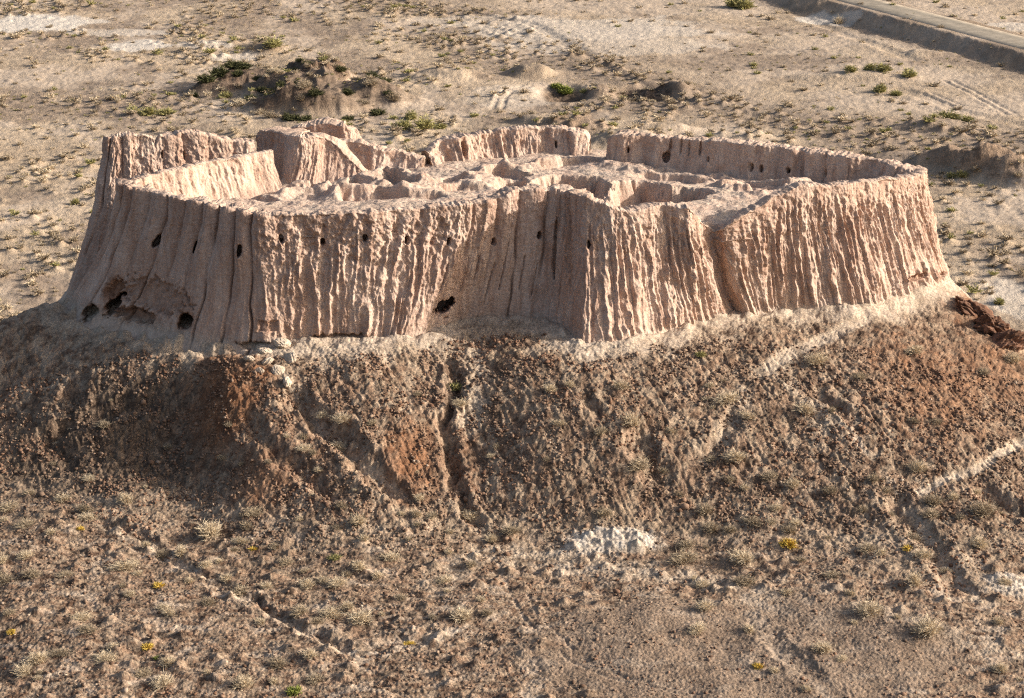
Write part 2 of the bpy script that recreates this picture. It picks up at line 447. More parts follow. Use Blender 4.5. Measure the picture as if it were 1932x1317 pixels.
def near_detail(x, y, h):
    """Fine relief on the hill: gullies, clods, rills.  Returns new height and masks."""
    pale = np.zeros(x.shape); dark = np.zeros(x.shape); rust = np.zeros(x.shape); salt = np.zeros(x.shape); scr = np.zeros(x.shape); blk = np.zeros(x.shape)
    hill = ss(4, 14, h)
    wx = x + 1.3 * fbm(x * 0.45, y * 0.45, 4, 5, .6); wy = y + 1.3 * fbm(x * 0.45, y * 0.45, 4, 9, .6)
    for pts, dep, wd in GULLIES:
        m = (np.abs(x - pts[:, 0].mean()) < 26) & (np.abs(y - pts[:, 1].mean()) < 34)
        if not m.any(): continue
        d, a, s, _ = poly_dist(wx[m], wy[m], pts)
        L = np.hypot(*np.diff(pts, axis=0).T).sum()
        end = ss(-0.1, 2.5, a) * ss(L + .1, L - 3, a)
        prof = np.clip(1 - d / wd, 0, 1)
        h[m] -= dep * end * (prof ** 0.8)
        h[m] += 0.22 * dep * end * np.exp(-((d - wd * 1.25) / (wd * .5)) ** 2)
        pale[m] = np.maximum(pale[m], 0.12 * end * np.exp(-((d - wd) / (0.6 * wd)) ** 2))
    dB, aB, sB, _ = poly_dist(wx, wy, BASE_LINE)
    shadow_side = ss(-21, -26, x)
    front = hill * ss(0.2, -1.2, y - np.interp(x, BASE_LINE[:, 0], BASE_LINE[:, 1]))
    # slope rubble
    flat = ss(23.2, 21.0, h + 0.8 * fbm(x * 0.2, y * 0.2, 2, 31))
    apron = hill * ss(5.2, 0.3, dB + 3.2 * fbm(x * 0.35, y * 0.35, 4, 41) + 0.4)
    q = RC[(1250, 1180)]
    trod = ss(1.1, 0.7, np.hypot((x - q[0] - 6) / 19, (y - q[1] + 4.5) / 10.5) + 0.35 * fbm(x * 0.2, y * 0.2, 3, 171)) * hill
    trail = np.zeros(x.shape)
    for pts, wd in ((PATH1, 0.75), (PATH2, 0.42)):
        d, _, _, _ = poly_dist(wx * .35 + x * .65, wy * .35 + y * .65, pts)
        trail = np.maximum(trail, ss(wd * 1.6, wd * 0.5, d + 0.18 * fbm(x * 1.2, y * 1.2, 2, 141)) * hill)
    trod = np.maximum(trod, trail)
    n1 = fbm(x * 1.1, y * 1.1, 4, 51, 0.6) * (1 - 0.75 * trod)
    rills = np.abs(fbm(x * 0.55 + 0.25 * y, y * 0.16, 3, 61))
    n2 = fbm(x * 2.0, y * 2.0, 3, 75, 0.6) * (1 - 0.8 * apron) * (1 - 0.7 * trod); n1 = n1 * (1 - 0.55 * apron)
    h += hill * (0.45 * fbm(x * 0.16, y * 0.14, 3, 71) + (0.26 - 0.12 * flat) * n1 - (1 - flat) * (1 - apron) * 0.14 * ss(0.12, 0.0, rills))
    h += hill * (0.20 - 0.06 * flat) * np.maximum(n2, -0.1) + hill * 0.09 * fbm(x * 4.1, y * 4.1, 2, 81)
    # talus lobes against the wall
    h += hill * (0.7 - 2.6 * shadow_side) * np.clip(1 - dB / 2.4, 0, 1) ** 1.3 * (0.5 + 0.8 * fbm(x * 0.5, y * 0.5, 2, 91))
    hum, hr = cells(x, y, 1.7, 95)
    h += hill * flat * (1 - .8 * trod) * 0.55 * hr ** 2 * np.exp(-(hum / (0.30 + 0.25 * hr)) ** 2) * ss(-0.2, 0.2, fbm(x * 0.15, y * 0.15, 3, 96) + 0.15)
    # masks
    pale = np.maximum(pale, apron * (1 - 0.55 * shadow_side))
    pt = fbm(x * 0.9, y * 0.9, 4, 101, 0.6)
    slope_dark = hill * (1 - apron) * (1 - flat) * (0.45 + 0.55 * ss(-0.22, 0.15, pt + 0.5 * fbm(x * 0.9, y * 0.22, 3, 105)))
    dark = np.maximum(dark, slope_dark * 0.95)
    dark = np.maximum(dark, hill * flat * (1 - apron) * (0.55 + 0.45 * ss(-0.12, 0.16, fbm(x * 0.7, y * 1.3, 4, 111, 0.62))))
    pale = np.maximum(pale, hill * flat * 0.6 * ss(0.05, 0.4, fbm(x * 0.3, y * 0.5, 4, 121, .6)))
    # orange clay tints
    for (px, py), r, k in [((430, 720), 5.2, 1.0), ((780, 870), 3.6, 0.85), ((500, 890), 3.5, 0.6), ((1760, 720), 8, 0.6), ((1850, 580), 4.5, 0.9), ((1880, 700), 6, 0.6),
                           ((620, 830), 5, 0.3), ((450, 665), 2.5, 0.8), ((870, 880), 2.5, 0.4)]:
        q = RC[(px, py)]
        d2 = np.hypot((x - q[0]), (y - q[1]) * 0.7) / r
        rust = np.maximum(rust, k * ss(1.15, 0.35, d2 + 0.55 * fbm(x * 0.6, y * 0.6, 3, 131)))
    # pale footpaths and dusty streaks
    pale = np.maximum(pale, 0.72 * trail); dark *= 1 - trail; rust *= 1 - .7 * trail; h -= 0.12 * trail
    for pts, wd, k in STREAKS:
        d, _, _, _ = poly_dist(wx, wy, pts)
        mk = ss(wd * 1.8, wd * 0.3, d + 0.6 * wd * fbm(x * 0.9, y * 0.9, 3, 145)) * hill * ss(-0.45, 0.1, fbm(x * 0.6, y * 0.6, 3, 146))
        pale = np.maximum(pale, k * mk); dark *= 1 - 0.8 * mk
    trod = np.clip(trod - trail, 0, 1)
    # white gypsum patches
    for (px, py), rx, ry, k in [((1155, 1022), 4.6, 1.9, 1), ((1920, 1105), 3.4, 2.0, 0.8), ((1090, 1042), 2.6, 0.8, 0.5)]:
        q = RC[(px, py)]
        r = np.hypot((x - q[0]) / rx, (y - q[1]) / ry) + 0.5 * fbm(x * 0.7, y * 0.7, 4, 151, .6)
        mk = ss(1.1, 0.6, r) * k
        salt = np.maximum(salt, mk * (0.25 + 0.5 * ss(-.2, .3, fbm(x * .9, y * .9, 3, 165)))); pale = np.maximum(pale, mk * .7); dark *= 1 - mk; rust *= 1 - mk
        h += mk * (0.25 * np.clip(1 - r * .8, 0, 1) + 0.65 * np.abs(fbm(x * 0.5 + .3 * y, y * 0.45, 3, 161)))
    # smooth trodden ground with wheel tracks at the front
    q = RC[(1250, 1180)]
    mk = trod
    scr = np.maximum(scr, 0.6 * mk); dark = np.maximum(dark, 0.8 * mk); blk = np.maximum(blk, 0.4 * mk * ss(0.1, 0.35, fbm(x * 2.6, y * 2.6, 3, 188, .6)))
    for off in (0.0, 1.3):
        d, _, _, _ = poly_dist(x, y, TRACK + np.array([off, 0.0]))
        t = ss(0.32, 0.05, d) * hill
        t = t * ss(-0.3, 0.2, fbm(x * .5, y * .5, 2, 175)); h -= 0.10 * t; pale = np.maximum(pale, 0.5 * t)
    # hollow below the left wall: dark rock, plus shade painted into its colour
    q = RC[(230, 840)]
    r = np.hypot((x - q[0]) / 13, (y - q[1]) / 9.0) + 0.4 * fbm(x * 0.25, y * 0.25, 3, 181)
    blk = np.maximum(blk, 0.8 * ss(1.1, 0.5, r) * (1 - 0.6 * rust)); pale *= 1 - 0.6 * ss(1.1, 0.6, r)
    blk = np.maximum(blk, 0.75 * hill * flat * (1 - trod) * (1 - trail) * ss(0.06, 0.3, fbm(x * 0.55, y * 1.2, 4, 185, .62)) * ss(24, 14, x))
    blk = np.maximum(blk, 0.6 * hill * (1 - flat) * (1 - apron) * ss(0.12, 0.35, fbm(x * 0.5, y * 0.35, 4, 186, .62)))
    return h, pale, dark, rust, salt, scr, blk


RC = {k: raycast(*k) for k in [(430, 720), (780, 870), (500, 890), (1760, 720), (1850, 580), (1880, 700), (620, 830), (450, 665), (870, 880),
                               (1155, 1022), (1920, 1105), (1090, 1042), (1250, 1180), (230, 840)]}
STREAKS = [(np.array(gpts(*p))[:, :2], wd, k) for p, wd, k in [
    ([(1395, 1110), (1440, 1190), (1500, 1270), (1580, 1340)], 0.6, 0.75), ([(1030, 1072), (1150, 1076), (1280, 1086), (1400, 1108), (1480, 1150)], 1.1, 0.6),
    ([(195, 990), (300, 1040), (420, 1108), (530, 1172), (620, 1215), (680, 1238)], 0.45, 0.6), ([(670, 1238), (740, 1224), (800, 1208), (880, 1186)], 0.55, 0.85),
    ([(1640, 1150), (1740, 1178), (1840, 1215), (1950, 1250)], 0.9, 0.55), ([(1460, 690), (1500, 740), (1560, 790), (1640, 850)], 0.7, 0.45), ([(890, 660), (905, 720), (885, 800)], 0.9, 0.55),
    ([(540, 700), (590, 780), (660, 850), (760, 930)], 0.5, 0.4), ([(1400, 740), (1370, 800), (1320, 860)], 0.8, 0.4), ([(820, 1100), (900, 1050), (1000, 1045), (1100, 1050)], 1.2, 0.5),
    ([(1680, 905), (1740, 985), (1800, 1075), (1850, 1135)], 0.35, 0.5)]]
TRACK = np.array(gpts((940, 1060), (958, 1110), (985, 1160), (1020, 1200), (1070, 1240), (1150, 1275), (1300, 1312), (1420, 1340)))[:, :2]
PLAIN_LINE = np.array([P(*p, z=0)[:2] for p in [(560, -20), (900, 30), (1060, 85), (1130, 130), (1250, 165), (1400, 215), (1600, 235), (1932, 270), (2300, 320)]])
CHAN = [np.array([P(*p, z=0)[:2] for p in q]) for q in [[(870, 20), (1000, 45), (1070, 85), (1150, 135), (1300, 190), (1500, 230)],
        [(1490, 20), (1560, 50), (1650, 85), (1720, 115)], [(1700, 170), (1830, 215), (1932, 235)]]]
WHEEL = [np.array([P(*p, z=0)[:2] for p in q]) for q in [[(930, 205), (938, 185), (950, 172), (985, 162)], [(1740, 178), (1800, 200), (1880, 215)], [(1780, 150), (1850, 190), (1900, 215)]]]


def hummock_cover(x, y):
    d, _, side, _ = poly_dist(x, y, PLAIN_LINE)
    bare = np.where(side > 0, ss(-4, 14, d), 0)
    cl = fbm(x * 0.035, y * 0.035, 4, 1001, .6) + 0.4 * fbm(x * 0.2, y * 0.2, 2, 1002)
    dr, _, _, _ = poly_dist(x, y, ROAD)
    return np.clip((1 - 0.9 * bare) * ss(-0.2, 0.34, cl) + 0.5 * ss(15, 3, d), 0, 1) * ss(13, 16, dr)


def far_detail(x, y, h):
    pale = np.zeros(x.shape); dark = np.zeros(x.shape); rust = np.zeros(x.shape); salt = np.zeros(x.shape); scr = np.zeros(x.shape); blk = np.zeros(x.shape)
    pl = ss(6, 0.5, h)
    for mx, my, rx, ry, mh, rot in MOUNDS:
        m = (np.abs(x - mx) < 3 * rx) & (np.abs(y - my) < 3 * rx)
        if not m.any(): continue
        dx, dy = x[m] - mx, y[m] - my; c, s = math.cos(rot), math.sin(rot)
        r = np.hypot((dx * c + dy * s) / rx, (-dx * s + dy * c) / ry) + 0.22 * fbm(x[m] * 0.25, y[m] * 0.25, 4, 201)
        k = ss(1.25, 0.35, r) * pl[m]
        h[m] += mh * k + 0.16 * abs(mh) * k * fbm(x[m] * 0.3, y[m] * 0.3, 3, 211)
        if mh < 0 or mx < -20: blk[m] = np.maximum(blk[m], (0.9 if mh < 0 else 0.6) * ss(0.15, 0.6, k))  # pits: dark soil with shade painted in; left mounds: dark scrub and soil cover
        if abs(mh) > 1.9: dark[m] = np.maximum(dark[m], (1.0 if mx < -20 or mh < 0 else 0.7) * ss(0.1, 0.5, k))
    hum, hr = cells(x, y, 3.0, 225)
    h += pl * hummock_cover(x, y) * 0.95 * hr ** 1.5 * np.exp(-(hum / (0.55 + 0.45 * hr)) ** 2)
    big = fbm(x * 0.012, y * 0.012, 4, 221)
    h += pl * (0.8 * fbm(x * 0.03, y * 0.03, 3, 231) + 0.22 * fbm(x * 0.35, y * 0.35, 3, 241) + 0.12 * fbm(x * 1.0, y * 1.0, 2, 245))
    d, _, side, _ = poly_dist(x, y, PLAIN_LINE)
    bare = pl * np.where(side > 0, ss(0, 22, d), 0)          # beyond the old channel: bare pale flat
    wob = fbm(x * 0.05, y * 0.05, 4, 251)
    pale = np.maximum(pale, bare * 0.75 * ss(-0.3, 0.25, wob + 0.1 * big))
    scr = np.maximum(scr, pl * (1 - bare) * 0.9 * ss(-0.08, 0.22, fbm(x * 0.035, y * 0.022, 5, 261, .6)))
    scr = np.maximum(scr, pl * bare * 0.8 * ss(0.04, 0.28, fbm(x * 0.03, y * 0.03, 5, 271, .6)))
    pale = np.maximum(pale, pl * (1 - bare) * 0.8 * ss(-0.02, 0.25, fbm(x * 0.05 + 40, y * 0.035, 5, 281, .6)))
    # dark scrubby belt along the channel
    scr = np.maximum(scr, pl * 0.8 * ss(16, 4, d + 8 * wob))
    for px, py, rx, ry, k in [(70, 45, 14, 9, 1), (150, 40, 8, 4, .7), (260, 86, 8, 5, .9), (390, 86, 7, 4, .5), (440, 108, 6, 3, .5), (240, 62, 10, 3, .5), (1100, 55, 34, 12, .5), (1150, 85, 30, 8, .35), (920, 40, 20, 6, .3),
                              (1540, 36, 6, 4, .8), (1590, 42, 5, 3, .6), (1910, 52, 9, 4, .6), (1920, 570, 5, 8, .5), (200, 60, 10, 3, .4), (960, 185, 10, 8, .25)]:
        q = P(px, py, z=0)
        m = (np.abs(x - q[0]) < 2.5 * rx) & (np.abs(y - q[1]) < 2.5 * ry + 8)
        if not m.any(): continue
        r = np.hypot((x[m] - q[0]) / rx, (y[m] - q[1]) / (ry * 1.6)) + 0.55 * fbm(x[m] * 0.12, y[m] * 0.09, 4, 291, .6)
        mk = ss(1.0, 0.75, r) * k * pl[m]
        salt[m] = np.maximum(salt[m], mk); scr[m] *= 1 - mk
    for q in CHAN:
        d2, _, _, _ = poly_dist(x, y, q); k = pl * ss(2.2, 0.5, d2 + 0.7 * wob)
        h -= 0.25 * k; h += pl * 0.12 * np.exp(-((d2 - 3) / 1.4) ** 2)
    for q in WHEEL:
        for off in (0, 1.9):
            d2, _, _, _ = poly_dist(x, y, q + np.array([off, 0])); k = pl * ss(0.7, 0.2, d2)
            h -= 0.18 * k; pale = np.maximum(pale, 0.6 * k)
    # road embankment
    d3, _, _, _ = poly_dist(x, y, ROAD)
    k = np.clip((11.6 - d3 - 1.0 * wob + 1.3 * fbm(x * 0.25, y * 0.25, 3, 297)) / 4.8, 0, 1)
    h[:] = h * (1 - k) + 3.0 * k
    dark = np.maximum(dark, 0.35 * k)
    k2 = ss(19, 13, d3) * (1 - k)
    scr = np.maximum(scr, 0.7 * k2)
    return h, pale, dark, rust, salt, scr, blk


def hummocks(x, y, h):
    return h


def full_height(x, y):
    x = np.asarray(x, float); y = np.asarray(y, float)
    h = H0(x, y)
    shape = x.shape; x = x.ravel(); y = y.ravel(); h = h.ravel().copy()
    A = [np.zeros(len(x)) for _ in range(6)]
    m = (y < 300) & (h > 1.0)
    if m.any():
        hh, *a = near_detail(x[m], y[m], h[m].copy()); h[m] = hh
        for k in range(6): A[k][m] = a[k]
    m2 = (h < 9)
    if m2.any():
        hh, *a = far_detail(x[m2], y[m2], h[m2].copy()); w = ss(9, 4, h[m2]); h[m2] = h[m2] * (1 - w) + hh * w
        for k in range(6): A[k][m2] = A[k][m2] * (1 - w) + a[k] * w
    return h.reshape(shape), [a.reshape(shape) for a in A]


def build_ground():
    u = np.concatenate([-np.geomspace(4.0, 0.342, 40), np.arange(-0.34, -0.2401, 0.001), np.arange(-0.24, 0.2401, 0.00046), np.arange(0.241, 0.3401, 0.001), np.geomspace(0.342, 4.0, 40)])
    v = np.concatenate([np.linspace(60, 150, 20)[:-1], np.arange(150, 214, 0.125), np.arange(214, 300, 0.3), np.arange(300, 640, 0.65),
                        np.geomspace(641, 9000, 70)])
    U, V = np.meshgrid(u, v)
    X, Y = U * V, V
    Hh, A = full_height(X, Y)
    vs = np.stack([X, Y, Hh], -1).reshape(-1, 3)
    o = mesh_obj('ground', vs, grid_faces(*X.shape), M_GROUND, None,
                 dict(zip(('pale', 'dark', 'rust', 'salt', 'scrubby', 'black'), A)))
    tag(o, 'rubbly brown hill and sandy desert plain around the ruin', kind='structure')


build_ground()


# road lies on the embankment
def build_road():
    pts = [ROAD[0]]
    for i in range(len(ROAD) - 1):
        n = max(2, int(np.hypot(*(ROAD[i + 1] - ROAD[i])) / 3))
        for k in range(1, n + 1): pts.append(ROAD[i] + (ROAD[i + 1] - ROAD[i]) * k / n)
    pts = np.array(pts)
    for _ in range(6): pts[1:-1] = (pts[:-2] + 2 * pts[1:-1] + pts[2:]) / 4
    t = np.gradient(pts, axis=0); t /= np.hypot(*t.T)[:, None]; nrm = np.stack([-t[:, 1], t[:, 0]], -1)
    offs = np.array([-5.1, -4.8, -2.4, 0, 2.4, 4.8, 5.1]); zz = np.array([2.7, 3.04, 3.08, 3.11, 3.08, 3.04, 2.7])
    v = np.zeros((len(pts), 7, 3)); v[:, :, :2] = pts[:, None] + nrm[:, None] * offs[None, :, None]; v[:, :, 2] = zz
    o = mesh_obj('road', v.reshape(-1, 3), grid_faces(len(pts), 7), M_ROAD, None,
                 {'tone': np.tile([1.0, .75, .15, .5, .2, .8, 1.0], len(pts)) + 0.3 * fbm(np.repeat(pts[:, 1], 7) * .06, np.tile(np.arange(7.), len(pts)) * .7, 3, 77)})
    tag(o, 'grey desert road on a low bank crossing the far plain', kind='structure')


build_road()

# ------------------------------------------------------------------ the fortress
FORT = bpy.data.objects.new('ruined_fortress', None); COL.objects.link(FORT)
FORT.location = (0, 232, 32)
tag(FORT, 'ruined oval mud brick fortress with fluted eroded walls crowning the hill', 'fortress')
bpy.context.view_layer.update()


class Wall:
    """A wall of earth: rows of control points give outer foot, rim, thickness and how eroded the face is; the section
    climbs the outer batter, rounds over the rim and drops down the inner face."""

    def __init__(self, name, ctrl, ds=0.08, seed=0, inner_flute=None):
        self.name, self.seed = name, seed
        top = np.array([c['t'] for c in ctrl]); base = np.array([c['b'] for c in ctrl])
        keys = ('th', 'zi', 'fl', 'fw', 'rg', 'pan', 'pt')
        seg = np.hypot(*np.diff(top[:, :2], axis=0).T) * .5 + np.hypot(*np.diff(base[:, :2], axis=0).T) * .5
        s = np.r_[0, np.cumsum(seg)]
        S = np.arange(0, s[-1], ds); self.S = S; n = len(S)
        it = lambda a: np.stack([np.interp(S, s, a[:, k]) for k in range(3)], -1)
        T, B = it(top), it(base)

        def soft(a, r):
            k = np.ones(r) / r
            return np.stack([np.convolve(np.pad(a[:, j], (r // 2, r - 1 - r // 2), 'edge'), k, 'valid') for j in range(a.shape[1])], -1)
        T[:, :2] = soft(T[:, :2], 9); B = soft(B, 13)
        par = {k: np.interp(S, s, [c.get(k, DEF[k]) for c in ctrl]) for k in keys}
        par['th'] = par['th'] * (1 + 0.9 * fbm(S * 0.28, S * 0 + 5, 3, seed + 2))
        tg = np.gradient(soft(T[:, :2], 25), axis=0); tg /= np.hypot(*tg.T)[:, None] + 1e-9
        nin = soft(np.stack([-tg[:, 1], tg[:, 0]], -1), 25); nin /= np.hypot(*nin.T)[:, None]
        # ragged rim
        T[:, 2] += 0.30 * fbm(S * 0.55, S * 0 + seed, 5, seed + 3, .6) + 0.05 * perlin(S * 3.1, S * 0 + 3.1, seed + 4) - 0.35 * par['rg'] * np.clip(perlin(S * 0.45, S * 0, seed + 8) - 0.2, 0, 1)
        hgt = (T[:, 2] - B[:, 2]).mean()
        nb = 10; no = int(hgt / 0.085); nt_ = 14; ni = int(max(8, (T[:, 2] - par['zi']).mean() / 0.12)); nx = 6
        rows = []; tt = []; kind = []
        up = np.zeros(3)
        N3 = np.c_[nin, np.zeros(n)]
        for i in range(nb):                       # foot buried outside
            f = 1 - i / nb
            rows.append(B - N3 * (f * 1.2) + np.array([0, 0, -1.5 * f])); tt.append(0); kind.append(0)
        for i in range(no + 1):
            t = i / no; hfrac = 1 - (1 - t) ** 1.45
            p = B.copy(); p[:, :2] += (T[:, :2] - B[:, :2]) * hfrac; p[:, 2] += (T[:, 2] - B[:, 2]) * t
            rows.append(p); tt.append(t); kind.append(0)
        th = par['th'][:, None]
        for i in range(1, nt_):
            a = i / nt_
            p = T + N3 * th * a; p[:, 2] += 0.16 * math.sin(a * PI) * np.minimum(1, par['th'])
            rows.append(p); tt.append(1.0); kind.append(1)
        TI = T + N3 * th
        for i in range(ni + 1):
            a = i / ni
            p = TI + N3 * (1.1 * a ** 1.4); p[:, 2] = TI[:, 2] + (par['zi'] - TI[:, 2]) * a
            rows.append(p); tt.append(1 - a * 0.5); kind.append(2)
        for i in range(1, nx + 1):
            p = TI + N3 * (1.1 + 0.25 * i); p[:, 2] = par['zi'] - 0.3 * i
            rows.append(p); tt.append(0.4); kind.append(2)
        V = np.stack(rows)                        # rows x n x 3
        self.tt = np.array(tt); self.kind = np.array(kind)
        R = len(V)
        dS = np.gradient(V, axis=1); dT = np.gradient(V, axis=0)
        Nn = np.cross(dS, dT); Nn /= np.linalg.norm(Nn, axis=-1, keepdims=True) + 1e-9
        SS = np.broadcast_to(S, (R, n)); ZZ = V[..., 2]
        par_ = {k: np.broadcast_to(v, (R, n)) for k, v in par.items()}
        face = (self.kind != 1)[:, None] * 1.0
        tcol = self.tt[:, None]
        # flutes: sharp wandering ribs running down the face
        wl = par_['fw']
        Sph = np.broadcast_to(np.cumsum(ds / par['fw']), (R, n))
        warp = 0.50 * fbm(Sph * 0.6, ZZ * 0.20, 3, seed + 21) + 0.22 * fbm(Sph * 1.5, ZZ * 0.9, 3, seed + 22)
        f1 = perlin(Sph * 1.0 + warp, ZZ * 0.07 + 3, seed + 23)
        f2 = perlin(Sph * 2.2 + warp * 1.6, ZZ * 0.16 + 7, seed + 24)
        patch = par_['pt'] + (1.15 - par_['pt']) * ss(-0.3, 0.3, fbm(SS * 0.28, ZZ * 0.22, 3, seed + 25))
        bead = 0.8 + 0.45 * fbm(SS * 0.9, ZZ * 0.95, 3, seed + 26)
        rib = ((1 - np.minimum(1, np.abs(f1) * 2.3)) ** 1.1 * patch + 0.5 * (1 - np.minimum(1, np.abs(f2) * 2.3)) ** 1.1) * bead
        fade = np.where(self.kind[:, None] == 0, ss(0.0, 0.06, tcol) * (0.08 + 0.92 * ss(1.0, 0.68, tcol)), np.where(self.kind[:, None] == 1, 0.0, 0.75 * ss(1.0, 0.8, tcol)))
        disp = par_['fl'] * 0.49 * (rib - 0.55) * fade
        # knobbly weathering, stronger near the rim
        lump = fbm(SS * 1.5, ZZ * 1.25, 4, seed + 31, 0.62)
        disp = disp + (0.08 + 0.34 * par_['rg']) * lump * (0.45 + 0.8 * ss(0.5, 0.8, tcol) * ss(1.02, 0.88, tcol)) * np.where(self.kind[:, None] == 1, 0.3, 1) + 0.10 * par_['rg'] * fbm(SS * 4.2, ZZ * 3.2, 2, seed + 32)
        scar = ss(0.05, 0.3, fbm(SS * 0.55, ZZ * 0.4, 3, seed + 41))
        disp = disp - 0.35 * par_['rg'] * scar * ss(0.3, 0.8, tcol) * face
        disp = disp + 0.35 * fbm(SS * 0.16, ZZ * 0.14, 2, seed + 51) * face
        # wide smooth panels between vertical joints
        pw = 2.6
        ph = (SS + 0.45 * fbm(SS * 0.3, ZZ * 0.22, 2, seed + 61)) / pw
        fr = np.abs(ph - np.floor(ph) - 0.5) * 2
        pid = _hash(np.floor(ph + 0.5).astype(np.int64), np.zeros(ph.shape, np.int64), seed + 63) / 65536.0
        crack = ss(0.85, 0.99, fr) * par_['pan'] * face * np.clip(0.15 + 1.2 * ss(0.25, 0.8, pid) * ss(-0.35, 0.25, perlin(ph * 0.0 + pid * 40, ZZ * 0.22, seed + 64)), 0, 1)
        disp = disp - crack * 0.45 + par_['pan'] * 0.60 * (1 - fr ** 2) * (0.45 + 0.75 * pid) * face * ss(0.25, 0.75, tcol)
        V = V + Nn * disp[..., None]
        kd = self.kind[:, None] == 1
        V[..., 2] += np.where(kd, 0.25 * fbm(SS * 1.2, tcol + V[..., 1] * 1.1, 3, seed + 71), 0)
        self.V, self.N, self.SS = V, Nn, SS
        self.crack = np.clip(crack * ss(0.75, 0.3, tcol) * 0.8 + 0.2 * crack, 0, 1)
        self.rust = np.zeros((R, n)); self.pale = np.zeros((R, n)) + np.where(kd, 0.35, 0.0)
        self.pale += 0.45 * np.where(self.kind[:, None] == 2, 0.3, 0) + 0.6 * np.where(self.kind[:, None] == 0, ss(0.09, 0.0, tcol + 0.05 * lump), 0)
        self.px, self.py = project(V[..., 0], V[..., 1], V[..., 2])
        self.holes = []
        self.B, self.T = B, T

    def find(self, px, py, kind):
        d = np.hypot(self.px - px, self.py - py) + (self.kind != kind)[:, None] * 1e6 + 0.7 * self.V[..., 1]
        return np.unravel_index(np.argmin(d), d.shape)

    def hole(self, px, py, w, h, depth, kind=0, part=None, rough=0.25, lean=0.0, square=False, rust=0.0, label=None, axis=None):
        """Sink a hollow of w x h metres into the face where the photo shows it."""
        r, c = self.find(px, py, kind)
        p = self.V[r, c]; s0 = self.S[c]
        ds = self.SS - s0; dz = self.V[..., 2] - p[2]
        ds = ds - lean * dz
        nz = rough * fbm(self.SS * 1.7 + 9, self.V[..., 2] * 1.7, 3, self.seed + 77)
        if square: q = np.maximum(np.abs(ds) / (w / 2), np.abs(dz) / (h / 2)) + nz
        else: q = np.hypot(ds / (w / 2), dz / (h / 2)) + nz
        ok = (self.kind == kind)[:, None] & np.ones_like(q, bool)
        m = np.where(ok, ss(1.0, 0.72, q), 0)
        dirn = -self.N if axis is None else np.broadcast_to(np.array(axis), self.N.shape)
        self.V = self.V + dirn * (m * depth)[..., None]
        if rust: self.rust = np.maximum(self.rust, np.where(ok, rust * ss(1.5, 0.8, q), 0))
        if part: self.holes.append((m > 0.35, part, label))
        return r, c

    def build(self, mat=None):
        R, n = self.SS.shape
        F_ = grid_faces(R, n)[:, ::-1]
        # close both ends
        verts = self.V.reshape(-1, 3) - np.array(FORT.location)
        at = {'rust': self.rust.ravel(), 'pale': np.clip(self.pale, 0, 1).ravel(), 'crack': self.crack.ravel()}
        used = np.zeros(len(F_), bool); parts = []
        for m, part, lab in self.holes:
            fm = m.ravel()[F_].all(1) & ~used
            used |= fm; parts.append((fm, part, lab))
        ends = []
        for c in (0, n - 1):
            idx = np.arange(R) * n + c
            cen = len(verts) + len(ends); ends.append(verts[idx].mean(0))
            tri = [(idx[i], idx[i + 1], cen, cen) for i in range(R - 1)]
            self_t = np.array(tri)[:, [0, 1, 2]] if c == 0 else np.array(tri)[:, [1, 0, 2]]
            parts.append((self_t, None, None))
        allv = np.r_[verts, np.array(ends)]
        at2 = {k: np.r_[a, np.zeros(len(ends))] for k, a in at.items()}
        quads = F_[~used]
        tris = np.concatenate([p[0] for p in parts if p[1] is None])
        # triangulate so that the end fans can share the mesh
        q = np.concatenate([quads[:, [0, 1, 2]], quads[:, [0, 2, 3]], tris])
        o = sub_mesh(self.name, allv, q, mat or M_WALL, FORT, at2)
        for fm, part, lab in parts:
            if part is None or not fm.any(): continue
            c = sub_mesh(part, allv, F_[fm], M_WALL, o, at2)
            if lab: c['label'] = lab
        return o


DEF = dict(th=1.3, zi=41.0, fl=1.0, fw=1.1, rg=0.5, pan=0.0, pt=0.3)


def C(t, b, **k):
    k['t'] = P(t[0], t[1], **({'z': t[2]} if len(t) == 3 else {'Y': t[3]})) if not isinstance(t, np.ndarray) else t
    k['b'] = (P(b[0], b[1], z=b[2]) if len(b) == 3 else P(b[0], b[1], Y=b[3])) if not isinstance(b, np.ndarray) else b
    return k


